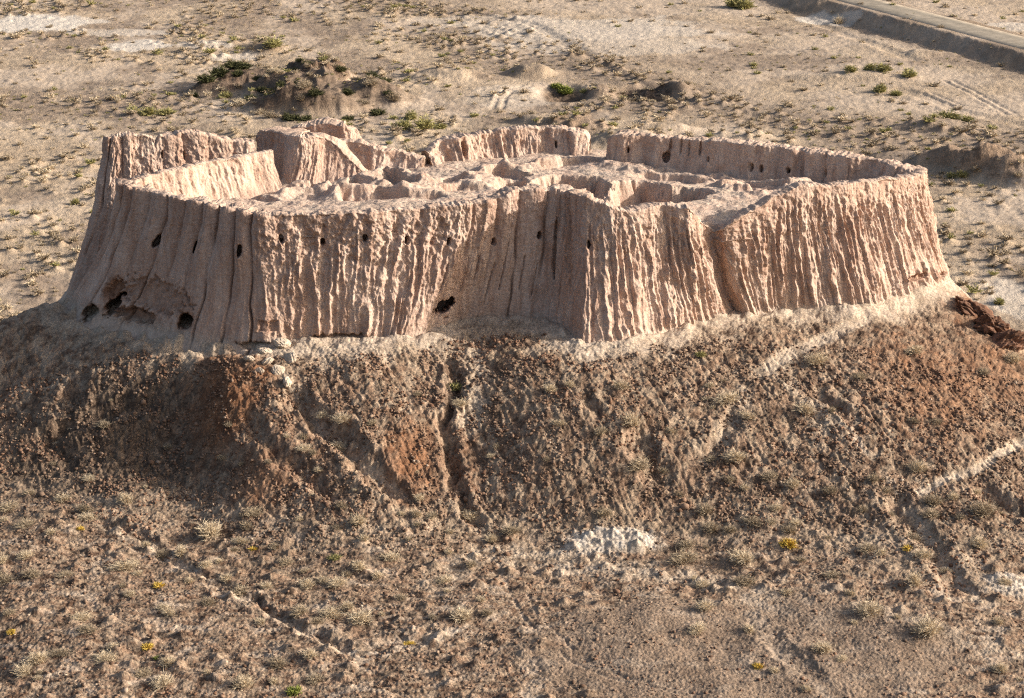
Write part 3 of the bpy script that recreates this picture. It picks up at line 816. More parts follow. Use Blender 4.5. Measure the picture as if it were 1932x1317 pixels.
A3 = lambda *a: np.array(a, float)
LF = dict(fl=0.2, rg=0.16, pan=1.1, th=0.9, zi=41.3)
FR = dict(fl=1.0, fw=1.25, rg=0.75, pan=0.15, th=1.0, zi=42.2)
RE = dict(fl=0.42, fw=1.0, rg=0.26, pan=0.75, pt=.6, th=1.3, zi=41.5)
RI = dict(fl=1.0, fw=1.05, rg=0.42, pt=0.85, th=1.2, zi=41.2)
RR = dict(fl=0.9, fw=0.85, rg=0.42, pt=0.8, th=1.2, zi=41.5)
outer = Wall('outer_wall', [
    C((508, 284, None, 240.5), A3(-29.5, 243.5, 30), fl=.5, rg=.4, th=1.0, zi=40.8),
    C((420, 297, None, 236.5), A3(-34, 239.5, 30), fl=.5, rg=.4, th=1.0, zi=40.8),
    C((320, 318, None, 231.5), A3(-39.5, 234.5, 30), fl=.5, rg=.4, th=1.0, zi=41.0),
    C((250, 335, None, 228.3), A3(-43.2, 231, 30.3), fl=.2, rg=.3, th=.9, zi=41.5),
    C((226, 346, 44.2), (128, 568, 31.2), **LF),
    C((262, 358, 44.1), (170, 594, 31.4), **LF),
    C((340, 376, 44), (260, 614, 31.4), **LF),
    C((420, 391, 43.9), (370, 644, 31.4), **LF),
    C((474, 402, 43.8), (462, 656, 31.4), **{**LF, 'fl': .3}),
    C((500, 408, 43.7), (505, 655, 31.5), **{**FR, 'fl': .5, 'pan': .5}),
    C((545, 407, 43.7), (548, 650, 31.5), **{**FR, 'fl': .8}),
    C((700, 402, 43.8), (690, 647, 31.6), **FR),
    C((800, 392, 43.9), (765, 645, 31.6), **FR),
    C((860, 388, 44), (812, 634, 31.7), **{**FR, 'fl': .7}),
    C((900, 384, 44), (866, 612, 32), **{**RE, 'fl': .5}),
    C((946, 374, 44.3), (905, 607, 32.2), **RE),
    C((966, 359, 44.9), (940, 606, 32.2), **RE),
    C((1040, 359, 44.7), (1010, 607, 32.3), **RE),
    C((1062, 361, 44.6), (1036, 610, 32.3), **RE),
    C((1085, 367, 44.8), (1068, 634, 32), **{**RE, 'fl': .12}),
    C((1104, 373, 44.9), (1098, 660, 31.5), **{**RI, 'fl': .6}),
    C((1150, 390, 44.2), (1165, 653, 31.6), **RI),
    C((1185, 402, 43.5), (1215, 641, 31.7), **RI),
    C((1250, 386, 43.9), (1275, 627, 31.7), **RI),
    C((1302, 395, 43.6), (1335, 612, 31.8), **RI),
    C((1326, 420, None, 220.9), (1372, 600, 31.9), **{**RI, 'zi': 40.6}),
    C((1348, 438, None, 222.4), (1384, 587, 32), **{**RI, 'fl': .3, 'zi': 40.3}),
    C((1362, 432, None, 220.7), (1408, 599, 31.8), **{**RI, 'fl': .3, 'zi': 40.3}),
    C((1392, 416, None, 221.0), (1424, 596, 31.9), **{**RR, 'zi': 41.0}),
    C((1460, 374, None, 222.8), (1475, 588, 32), **RR),
    C((1522, 345, None, 224.2), (1545, 585, 32), **RR),
    C((1562, 354, None, 225.3), (1600, 582, 32), **RR),
    C((1604, 347, None, 226.8), (1655, 578, 32), **RR),
    C((1690, 338, None, 230.2), (1740, 556, 31.9), **RR),
    C((1744, 330, None, 233.8), (1797, 530, 31.8), **RR),
    C((1752, 322, None, 237.0), A3(45.2, 240.5, 31.5), **RR),
    C((1738, 316, None, 239.5), A3(44, 245, 31.3), **RR)], seed=100)
# loopholes and caves in the outer face
for px, py in [(298, 455), (368, 464), (451, 474)]:
    outer.hole(px, py, 0.62, 1.4, 2.4, part='loophole', lean=0.18, rough=0.3, axis=(-0.12, 1, -0.25))
for px, py in [(531, 452), (609, 456), (688, 451), (769, 455), (848, 456), (931, 456), (1018, 444), (1110, 460)]:
    outer.hole(px, py, 0.5, 0.85, 1.4, part='loophole', rough=0.3)
outer.hole(840, 577, 2.0, 1.4, 3.2, part='cave', lean=0.4, rough=0.5, rust=0.4, label='dark ragged cave at the foot of the wall', axis=(-0.05, 1, -0.22))
outer.hole(842, 600, 0.5, 0.4, 0.8, rough=0.4)
outer.hole(290, 556, 9.0, 3.2, 0.32, rough=0.9, rust=0.5)
outer.hole(214, 545, 2.2, 2.2, 0.8, rough=0.6, rust=1.0)
outer.hole(214, 574, 1.6, 2.5, 4.0, part='cave', rough=0.5, rust=1.0, label='collapsed hollow in orange clay at the foot of the wall', axis=(-0.05, 1, -0.22))
outer.hole(168, 590, 2.2, 1.7, 3.2, part='cave', rough=0.4, rust=.8, axis=(-0.05, 1, -0.22))
outer.hole(350, 606, 1.6, 1.9, 3.4, part='cave', rough=0.4, rust=0.9, axis=(-0.05, 1, -0.22))
outer.hole(255, 595, 5.5, 1.5, 0.9, rough=0.7, rust=0.9)
outer.hole(1046, 470, 0.5, 7.0, 0.9, rough=0.35, lean=-0.05)
outer.hole(1068, 450, 1.5, 8.0, 0.2, rough=0.8, rust=0.5, lean=-0.1)
for px, py, hh in [(880, 520, 4), (902, 500, 3), (925, 530, 4.5), (952, 500, 5), (985, 510, 4), (1008, 530, 3.5), (840, 520, 3)]:
    outer.hole(px, py, 0.22, hh, 0.3, rough=0.5, lean=0.06)
outer.hole(505, 617, 2.0, 1.1, 0.3, rough=0.12, rust=0.5, square=True)
outer.hole(480, 652, 3.4, 0.7, 1.0, rough=0.5, rust=0.8)
outer.hole(640, 636, 6.0, 0.7, 0.45, rough=0.6, rust=0.7)
outer.hole(1735, 523, 3.6, 0.7, 0.6, rough=0.5, rust=0.7)
outer.hole(1780, 518, 2.0, 0.6, 0.5, rough=0.5, rust=0.6)
outer.build()

# tall wall standing behind the left end
BK = dict(fl=.25, fw=1.2, rg=.45, pan=.6, th=1.4, zi=40.5)
rear_left = Wall('rear_wall', [
    C((216, 256, None, 246), A3(-44.5, 249, 29.5), **BK),
    C((200, 264, None, 240.5), (128, 545, None, 239.5), **BK),
    C((204, 262, None, 239), (128, 560, None, 236.5), **BK),
    C((236, 256, None, 239.2), A3(-40.5, 235, 30.5), **BK),
    C((270, 256, None, 239.6), A3(-37.5, 235.2, 30.8), **BK),
    C((290, 262, None, 239.9), A3(-36, 235.6, 31), **BK),
    C((294, 276, None, 240), A3(-35.7, 235.8, 31), **BK),
    C((302, 258, None, 240.1), A3(-35, 236, 31), **BK),
    C((332, 258, None, 240.6), A3(-33.5, 236.5, 31), **BK),
    C((337, 251, None, 240.7), A3(-33, 236.6, 31), **BK),
    C((378, 252, None, 241.4), A3(-30.5, 237.5, 31), **BK),
    C((410, 262, None, 242), A3(-29, 238.2, 31), **BK),
    C((440, 268, None, 242.6), A3(-27.5, 239, 31), **BK),
    C((484, 270, None, 243.2), A3(-25.5, 239.8, 31), **BK)], seed=200)
for px, py, w, h in [(347, 292, .3, 1.0), (306, 292, .35, .9)]:
    rear_left.hole(px, py, w, h, 1.0, rough=.3, part='loophole')
rear_left.build()


def IW(t, Y, th=1.5, zi=40.6, **k):
    """Control row of a wall whose inner face looks at the camera: the unseen outer foot falls away behind it."""
    k.update(th=th, zi=zi); k['t'] = P(t[0], t[1], Y=Y)
    return k


def inner_facing(rows):
    T = np.array([r['t'] for r in rows]); tg = np.gradient(T[:, :2], axis=0); tg /= np.hypot(*tg.T)[:, None]
    for r, g in zip(rows, tg):
        r['b'] = np.array([r['t'][0] + g[1] * 3.6, r['t'][1] - g[0] * 3.6, 29.5])
    return rows


DW = dict(fl=.30, fw=1.1, rg=.30, pan=.45)
rear_right = Wall('rear_wall', inner_facing([
    IW((1752, 322), 237.2, zi=41.2, **DW), IW((1700, 308), 238.2, zi=40.8, **DW), IW((1640, 296), 240.2, zi=40.6, **DW), IW((1560, 285), 242.2, **DW), IW((1480, 274), 244.2, **DW),
    IW((1400, 265), 246.0, **DW), IW((1352, 259), 247.2, **DW), IW((1338, 263), 247.6, **DW), IW((1300, 258), 248.4, **DW), IW((1230, 252), 250.0, **DW), IW((1170, 250), 251.2, **DW),
    IW((1156, 262), 251.5, **DW)]), seed=300)
for px, py, w, h in [(1185, 283, .35, .6), (1258, 295, .95, 1.15), (1336, 300, .35, .45), (1416, 316, .6, .95), (1487, 322, .55, .6), (1558, 328, .5, .8), (1436, 318, .5, .6)]:
    rear_right.hole(px, py, w, h, 1.5, kind=2, part='niche', rough=.3)
for px in (1265, 1285, 1300, 1322):
    rear_right.hole(px, 276, .22, 1.9, .5, kind=2, rough=.3)
rear_right.build()
CW = dict(fl=1.1, fw=1.0, rg=.6)
rear_mid = Wall('rear_wall', inner_facing([
    IW((1116, 262), 256.5, zi=40.9, **DW), IW((1106, 248), 256.6, **DW), IW((1070, 240), 256.7, **DW), IW((1020, 237), 256.5, **{**CW, 'fl': .6}), IW((960, 238), 256, **CW), IW((915, 246), 255, **CW),
    IW((900, 248), 254.7, **CW), IW((884, 253), 254.2, **CW), IW((862, 251), 253.6, **CW), IW((826, 262), 252.4, **CW), IW((806, 275), 251.5, **CW), IW((792, 286), 251, **CW)]), seed=400)
rear_mid.hole(1049, 272, .3, .9, 1.2, kind=2, part='niche', rough=.3)
rear_mid.hole(875, 280, .9, 1.9, .9, kind=2, rough=.3, rust=.4)
rear_mid.build()
LW = dict(fl=.5, fw=1.0, rg=.5)
low = Wall('rear_wall', inner_facing([
    IW((806, 296), 250, th=1.2, zi=40.6, **LW), IW((770, 286), 250.5, **LW), IW((735, 278), 251, **LW), IW((716, 274), 251.3, **LW), IW((690, 266), 251.5, **LW), IW((655, 262), 252, **LW), IW((635, 262), 252.5, **LW)]), seed=500)
low.build()
TW = dict(fl=.55, fw=.9, rg=.45, zi=40.4)
tower = Wall('tower_ruin', [
    C((482, 256, None, 252), A3(-27.5, 250.5, 40), th=2.6, **TW),
    C((490, 247, None, 250), A3(-26.6, 248.5, 40), th=2.8, **TW),
    C((520, 249, None, 246.5), A3(-24.6, 245.0, 40), th=3.0, **{**TW, 'fl': .2}),
    C((553, 257, None, 243.4), (536, 338, None, 242.6), th=3.0, **{**TW, 'fl': .2}),
    C((570, 259, None, 243.0), (556, 352, None, 241.6), th=3.0, **{**TW, 'fl': .7}),
    C((596, 258, None, 243.6), (590, 352, None, 241.6), th=2.8, **{**TW, 'fl': .8}),
    C((614, 260, None, 244.6), (606, 345, None, 242.6), th=2.6, **{**TW, 'fl': .3}),
    C((640, 280, None, 244.2), (632, 350, None, 242.3), th=2.2, **{**TW, 'fl': .3}),
    C((665, 305, None, 243.8), (656, 350, None, 242.2), th=1.8, **{**TW, 'fl': .4}),
    C((694, 335, None, 243.4), (700, 350, None, 242.4), th=1.5, **{**TW, 'fl': .4})], seed=600, ds=0.07)
tower.build()
tower2 = Wall('tower_ruin', [
    C((522, 250, None, 256), A3(-26.5, 254, 40), th=2.4, **TW),
    C((560, 240, None, 254), A3(-23.6, 252.3, 40), th=2.6, **TW),
    C((620, 234, None, 254), A3(-19.6, 252.3, 40), th=2.6, **TW),
    C((648, 238, None, 253), A3(-18.3, 251.6, 40), th=2.2, **{**TW, 'fl': .2}),
    C((676, 246, None, 254), A3(-16.4, 252.4, 40), th=1.6, **{**TW, 'fl': .2}),
    C((684, 264, None, 255), A3(-15.6, 253.4, 40), th=1.4, **{**TW, 'fl': .2})], seed=700)
tower2.build()

# ------------------------------------------------------------------ courtyard
rim = np.concatenate([outer.T[:, :2][::12], rear_right.T[:, :2][::12], [P(1135, 262, Y=257)[:2]], rear_mid.T[:, :2][::12], low.T[:, :2][::12],
                      [P(640, 262, Y=253)[:2], P(560, 245, Y=256)[:2], P(486, 256, Y=252)[:2]]])


def build_courtyard():
    pts = [P(a, b, z=c) for a, b, c in [
        (300, 345, 41.6), (360, 378, 41.8), (300, 330, 41.8), (420, 340, 40.6), (500, 345, 40.2), (440, 388, 41.7), (520, 372, 40.9), (600, 395, 42.4), (700, 392, 42.6), (800, 384, 42.7),
        (870, 380, 42.6), (560, 375, 41.3), (640, 352, 41), (720, 350, 41.6), (800, 350, 41.4), (700, 325, 40.6), (800, 318, 40.8), (880, 340, 41.8),
        (900, 315, 40.9), (1000, 300, 40.7), (1110, 286, 40.9), (1135, 272, 41.0), (960, 345, 41.4), (1000, 328, 41.6), (1100, 328, 41.6), (1200, 330, 41.5),
        (1160, 296, 40.5), (1280, 308, 40.4), (1400, 336, 40.3), (1500, 346, 40.4), (1620, 350, 40.6), (1350, 350, 41.2), (1450, 355, 41.5),
        (1400, 385, 41.7), (1300, 380, 42.0), (1250, 378, 42.2), (1220, 385, 42.0), (1340, 400, 41.4), (1350, 430, 40.7), (1450, 372, 42.0), (1540, 352, 42.2), (1640, 342, 42.0), (1710, 330, 42.2),
        (1040, 362, 41.6), (980, 372, 41.8)]]
    t = TPS(pts, 0.4)
    xs = np.arange(-44, 46, 0.11); ys = np.arange(214, 262, 0.11)
    gx = np.arange(-46, 48, 0.5); gy = np.arange(212, 264, 0.5)
    G = t.grid(gx, gy)
    X, Y = np.meshgrid(xs, ys)
    h = np.clip(bilinear(G, -46, 212, 0.5, X, Y), 39.8, 43.2)
    wx = X + 1.5 * fbm(X * 0.33, Y * 0.33, 4, 801); wy = Y + 1.2 * fbm(X * 0.33, Y * 0.33, 4, 802)
    pale = np.clip(0.5 + 0.7 * fbm(X * 0.3, Y * 0.3, 3, 803), 0, 1)
    # worn stubs of inner walls: polyline, height, width
    for px, hh, wd in [([(548, 372), (575, 355), (600, 362)], 1.2, 1.3), ([(600, 362), (640, 378), (700, 382)], 0.6, 0.8),
                       ([(632, 345), (670, 344), (710, 356), (770, 362)], 1.0, 1.0), ([(700, 338), (725, 328), (765, 342), (800, 358)], 1.2, 1.0),
                       ([(630, 374), (680, 372), (740, 376), (800, 370)], 0.9, 0.7), ([(880, 352), (905, 332), (940, 322), (985, 318)], 0.7, 1.3),
                       ([(905, 318), (925, 312), (960, 322)], 0.6, 0.8), ([(1010, 305), (1100, 300), (1200, 312)], 0.6, 1.2),
                       ([(1190, 318), (1280, 322), (1340, 332)], 0.6, 0.9), ([(1340, 345), (1420, 352), (1500, 352)], 0.7, 0.8), ([(1380, 362), (1440, 368), (1490, 362)], 0.8, 0.7),
                       ([(1470, 362), (1500, 350), (1525, 345)], 0.9, 0.6), ([(1610, 340), (1640, 325), (1652, 318)], 1.8, 0.7),
                       ([(430, 372), (470, 380), (560, 392)], 0.5, 0.8), ([(270, 318), (360, 325), (440, 330)], 0.5, 1.2)]:
        L = np.array([P(a, b, z=41.3)[:2] for a, b in px])
        d, a, s, _ = poly_dist(wx, wy, L)
        h += 0.85 * hh * np.exp(-(d / (wd * 1.15)) ** 2) * (0.8 + 0.35 * fbm(X * 0.5, Y * 0.5, 2, 811))
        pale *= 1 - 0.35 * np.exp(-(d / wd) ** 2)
    for px, hh in [([(630, 374), (700, 371), (760, 377), (850, 381)], 1.0), ([(640, 352), (672, 341), (705, 354)], 0.9), ([(712, 346), (735, 330), (775, 350), (792, 362)], 1.2),
                   ([(905, 332), (950, 322), (1005, 335)], 1.0), ([(1005, 312), (1090, 296), (1160, 300)], 0.9), ([(1190, 326), (1290, 330), (1350, 338)], 0.7), ([(1355, 352), (1420, 345), (1500, 352)], 0.9),
                   ([(1380, 367), (1450, 360), (1500, 363)], 0.8), ([(300, 352), (380, 358), (480, 372), (540, 388)], 0.7), ([(556, 362), (590, 351), (612, 363)], 0.9), ([(800, 345), (850, 335), (900, 342)], 0.7),
                   ([(1230, 312), (1300, 316), (1400, 340)], 0.6), ([(820, 365), (870, 358), (930, 362)], 0.7)]:
        L = np.array([P(a, b, z=41.3)[:2] for a, b in px])
        d, a, s, _ = poly_dist(wx, wy, L); sd = d * s; Lt = np.hypot(*np.diff(L, axis=0).T).sum()
        k = ss(0, 1.2, a) * ss(Lt, Lt - 1.2, a) * ss(0.15, -0.3, sd) * np.exp(-np.maximum(-sd, 0) / 1.8)
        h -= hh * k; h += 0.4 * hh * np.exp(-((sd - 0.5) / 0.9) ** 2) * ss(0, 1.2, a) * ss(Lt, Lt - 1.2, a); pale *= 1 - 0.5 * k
    # sunken rooms: their far banks are sheer
    for px, dep in [([(992, 352), (1020, 338), (1060, 331), (1128, 335), (1150, 356), (1140, 388), (1010, 390)], 2.7), ([(1142, 372), (1160, 352), (1200, 341), (1265, 350), (1350, 367), (1310, 383), (1215, 404), (1150, 398)], 3.0),
                    ([(930, 345), (965, 332), (1000, 345), (1000, 370), (945, 368)], 1.6), ([(640, 372), (760, 372), (790, 384), (650, 388)], 0.8), ([(1190, 312), (1290, 318), (1350, 328), (1240, 322)], 0.5),
                    ([(1370, 350), (1480, 352), (1470, 362), (1390, 364)], 0.7), ([(350, 352), (500, 352), (520, 368), (420, 374)], 0.6), ([(605, 352), (660, 352), (690, 362), (640, 370)], .7)]:
        L = np.array([P(a, b, z=41.4)[:2] for a, b in px])
        d, a, s, _ = poly_dist(wx, wy, np.r_[L, L[:1]])
        sd = np.where(in_poly(wx, wy, L), d, -d)
        sd = sd + 0.55 * fbm(X * 0.9, Y * 0.9, 4, 851, .6)
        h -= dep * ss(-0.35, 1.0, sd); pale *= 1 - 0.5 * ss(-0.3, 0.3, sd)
    h += 0.45 * fbm(X * 0.22, Y * 0.22, 3, 821) + 0.20 * fbm(X * 0.7, Y * 0.7, 4, 831, 0.55) - 0.14 * np.abs(fbm(X * 1.3, Y * 1.3, 3, 841))
    gap = P(1137, 262, Y=258)
    h -= 3.0 * ss(256.5, 261.5, Y) * ss(12, 5, np.abs(X - gap[0]))
    # keep the floor under the outer rim
    dr, _, _, _ = poly_dist(X, Y, outer.T[:, :2][::12])
    inside = in_poly(X, Y, rim)
    h = h - 1.2 * ss(1.0, 0.2, dr)
    keep = inside | ((np.abs(X - gap[0]) < 3.2) & (Y > 250) & (Y < 262))
    h = np.where(inside | (Y > 240), h, h - 3)
    vs = np.stack([X, Y, h], -1).reshape(-1, 3) - np.array(FORT.location)
    f = grid_faces(*X.shape); f = f[keep.ravel()[f].all(1)]
    z = np.zeros(X.size)
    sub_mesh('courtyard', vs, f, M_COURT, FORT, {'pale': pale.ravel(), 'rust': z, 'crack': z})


build_courtyard()

# ------------------------------------------------------------------ loose clods on the slope (uncountable)
def ico():
    p = (1 + 5 ** .5) / 2
    v = np.array([(-1, p, 0), (1, p, 0), (-1, -p, 0), (1, -p, 0), (0, -1, p), (0, 1, p), (0, -1, -p), (0, 1, -p), (p, 0, -1), (p, 0, 1), (-p, 0, -1), (-p, 0, 1)], float)
    f = np.array([(0, 11, 5), (0, 5, 1), (0, 1, 7), (0, 7, 10), (0, 10, 11), (1, 5, 9), (5, 11, 4), (11, 10, 2), (10, 7, 6), (7, 1, 8), (3, 9, 4), (3, 4, 2), (3, 2, 6), (3, 6, 8), (3, 8, 9), (4, 9, 5), (2, 4, 11), (6, 2, 10), (8, 6, 7), (9, 8, 1)])
    return v / np.linalg.norm(v[0]), f


def build_stones():
    n = 110000
    y = RNG.uniform(158, 216, n); x = RNG.uniform(-0.235, 0.235, n) * y
    dens = fbm(x * 0.35, y * 0.35, 4, 901, .6)
    h0 = H0(x, y)
    front = y < np.interp(x, BASE_LINE[:, 0], BASE_LINE[:, 1]) - 2.5
    slope = ss(20.6, 22.8, h0)
    keep = front & (RNG.random(n) < (0.10 + 0.10 * (x < 0) + 0.78 * slope) * ss(-0.25, 0.3, dens + 0.35 * fbm(x * 0.9, y * 0.25, 3, 905)))
    x, y = x[keep], y[keep]; n = len(x)
    h, A = full_height(x, y)
    ok = (A[0] < 0.6) & (A[3] < 0.3); x, y, h = x[ok], y[ok], h[ok]; n = len(x)
    v0, f0 = ico()
    s = 0.05 + 0.13 * RNG.random(n) ** 2.2 + 0.2 * (RNG.random(n) < 0.015) * RNG.random(n)
    sc = s[:, None] * RNG.uniform(0.65, 1.35, (n, 3)); sc[:, 2] *= 0.75
    jit = 1 + RNG.uniform(-0.4, 0.4, (n, 12, 1))
    a = RNG.uniform(0, 2 * PI, n); ca, sa = np.cos(a), np.sin(a)
    v = v0[None] * jit * sc[:, None]
    vx = v[..., 0] * ca[:, None] - v[..., 1] * sa[:, None]; vy = v[..., 0] * sa[:, None] + v[..., 1] * ca[:, None]
    v = np.stack([vx + x[:, None], vy + y[:, None], v[..., 2] + h[:, None] + 0.2 * s[:, None]], -1)
    f = f0[None] + (np.arange(n) * 12)[:, None, None]
    o = mesh_obj('rubble', v.reshape(-1, 3), f.reshape(-1, 3), M_STONE, None, {'tone': np.repeat(RNG.random(n), 12)}, smooth=False)
    tag(o, 'brown clods and stones strewn over the slope below the walls', 'rubble', kind='stuff')


build_stones()


# boulders and outcrop: countable lumps
def lump_mesh(name, mat, seed, sub=3, rough=0.35, flat=0.75):
    v, f = ico()
    for _ in range(sub):
        m = {}; v = list(v); nf = []
        def mid(a, b):
            k = (min(a, b), max(a, b))
            if k not in m:
                p = (np.array(v[a]) + np.array(v[b])) / 2; v.append(p / np.linalg.norm(p)); m[k] = len(v) - 1
            return m[k]
        for a, b, c in f:
            ab, bc, ca = mid(a, b), mid(b, c), mid(c, a)
            nf += [(a, ab, ca), (b, bc, ab), (c, ca, bc), (ab, bc, ca)]
        v = np.array(v); f = np.array(nf)
    d = 1 + rough * (fbm(v[:, 0] * 1.4 + v[:, 2], v[:, 1] * 1.4 - v[:, 2], 4, seed, .6) + 0.5 * np.abs(perlin(v[:, 0] * 3 + seed, v[:, 2] * 3 + v[:, 1], seed + 2)))
    v = v * d[:, None]; v[:, 2] *= flat
    me = bpy.data.meshes.new(name)
    me.from_pydata(v.tolist(), [], f.tolist()); me.materials.append(mat); me.update()
    return me


def ground_at(x, y):
    h, _ = full_height(np.array([x]), np.array([y]))
    return float(h[0])


def on_ground(px, py):
    q = raycast(px, py)
    return q[0], q[1], ground_at(q[0], q[1])


BM = [lump_mesh('boulder', M_PALE, 950 + i * 7) for i in range(4)]
for i, (px, py, r, lab) in enumerate([
        (500, 664, .55, 'rounded pale clay boulder nearest the shaded wall corner'), (533, 655, .75, 'largest pale clay boulder, fallen against the wall foot'),
        (470, 682, .45, 'small pale boulder at the left end of the fallen heap'), (505, 684, .5, 'flat pale boulder in the middle of the fallen heap'),
        (548, 678, .6, 'broad pale boulder on the right of the fallen heap'), (525, 700, .5, 'pale boulder lower down between the heap and the gully head'),
        (542, 722, .55, 'lowest pale boulder, perched at the gully head'), (490, 700, .35, 'smallest pale boulder under the fallen heap')]):
    x, y, z = on_ground(px, py)
    o = bpy.data.objects.new('boulder', BM[i % 4]); COL.objects.link(o)
    o.location = (x, y, z + 0.15 * r); o.scale = (r * 1.2, r, r * .8); o.rotation_euler = (0.2 * i, 0.1, i * 1.3)
    tag(o, lab, 'boulder', 'pale boulders fallen below the wall')
RM = [lump_mesh('rock_outcrop', M_RED, 980 + i * 5, 4, 0.55, 0.9) for i in range(3)]
for i, (px, py, r, lab) in enumerate([(1838, 578, 1.7, 'upper dark red rock outcrop on the right brow of the hill'), (1864, 606, 2.0, 'middle dark red rock outcrop on the right brow of the hill'),
                                     (1884, 642, 1.8, 'lowest dark red rock outcrop on the right brow of the hill')]):
    x, y, z = on_ground(px, py)
    o = bpy.data.objects.new('rock_outcrop', RM[i]); COL.objects.link(o)
    o.location = (x, y, z - 0.45 * r); o.scale = (r * 1.5, r * 1.0, r * .75); o.rotation_euler = (0.1, 0.5, 0.6 + i)
    tag(o, lab, 'rock', 'red rock outcrops on the right brow')


# ------------------------------------------------------------------ shrubs
def shrub_arrays(seed, n=150, spread=1.0, height=0.8, leafy=0.0, w=0.018):
    """Twigs that leave the root in all directions and fork, each a thin tapering blade; leafy adds small leaves."""
    r = np.random.default_rng(seed); V = []; Fc = []
    for i in range(n):
        az = r.uniform(0, 2 * PI); el = math.acos(r.uniform(0.05, 1.0)); L = r.uniform(0.6, 1.0)
        d = np.array([math.sin(el) * math.cos(az) * spread, math.sin(el) * math.sin(az) * spread, math.cos(el) * height + 0.12])
        p0 = np.array([r.normal(0, .06), r.normal(0, .06), -0.02]); bend = r.normal(0, .13, 3)
        p1 = p0 + d * L * .55; p2 = p0 + d * L + bend
        sd = np.cross(d, r.normal(0, 1, 3)); sd /= np.linalg.norm(sd) + 1e-9
        a = len(V); V += [p0 - sd * w, p0 + sd * w, p1 + sd * w * .8, p1 - sd * w * .8, p2 + sd * w * .3, p2 - sd * w * .3]
        Fc += [(a, a + 1, a + 2), (a, a + 2, a + 3), (a + 3, a + 2, a + 4), (a + 3, a + 4, a + 5)]
        for k in range(2 + int(leafy * 5)):
            t = r.uniform(.35, 1.0); q = p0 + (p2 - p0) * t
            e = d * .2 + r.normal(0, .2, 3); e[2] = abs(e[2]) * .8
            s2 = np.cross(e, r.normal(0, 1, 3)); s2 /= np.linalg.norm(s2) + 1e-9
            ww = w * .7 + leafy * .035
            a = len(V); V += [q - s2 * ww, q + s2 * ww, q + e]; Fc += [(a, a + 1, a + 2)]
    return np.array(V), np.array(Fc)


def shrub_mesh(name, mat, *a, **k):
    v, f = shrub_arrays(*a, **k)
    me = bpy.data.meshes.new(name); me.from_pydata(v.tolist(), [], f.tolist()); me.materials.append(mat); me.update()
    return me


SHRUB = {
    'straw': [shrub_mesh('dry_shrub', M_STRAW, 10 + i, 300, height=.85, leafy=.2, w=.015) for i in range(4)],
    'grey': [shrub_mesh('dry_shrub', M_GREY, 20 + i, 300, height=.7, leafy=.2, w=.015) for i in range(4)],
    'green': [shrub_mesh('green_shrub', M_GREEN, 30 + i, 150, height=.9, leafy=.8) for i in range(3)],
    'bright': [shrub_mesh('green_shrub', M_BRIGHT, 40 + i, 150, height=.8, leafy=1.0) for i in range(2)],
    'yellow': [shrub_mesh('yellow_shrub', M_YELLOW, 50 + i, 110, height=.55, leafy=.9) for i in range(2)],
    'dark': [shrub_mesh('green_shrub', M_DARKG, 60 + i, 150, height=.8, leafy=.9) for i in range(2)],
}
NAME = {'straw': 'dry_shrub', 'grey': 'dry_shrub', 'green': 'green_shrub', 'bright': 'green_shrub', 'yellow': 'yellow_shrub', 'dark': 'green_shrub'}
taken = []
n_shrub = 0


def shrub(kind, x, y, r, label, group=None, hs=1.0):
    global n_shrub
    r *= 1.15 if y < 230 else 1.0
    z = ground_at(x, y)
    o = bpy.data.objects.new(NAME[kind], random.choice(SHRUB[kind])); COL.objects.link(o)
    o.location = (x, y, z - 0.03); o.scale = (r * random.uniform(.8, 1.25), r * random.uniform(.7, 1.1), r * hs * random.uniform(.65, 1.1)); o.rotation_euler = (0, 0, random.uniform(0, 6.28))
    tag(o, label, 'shrub', group); taken.append((x, y, r)); n_shrub += 1


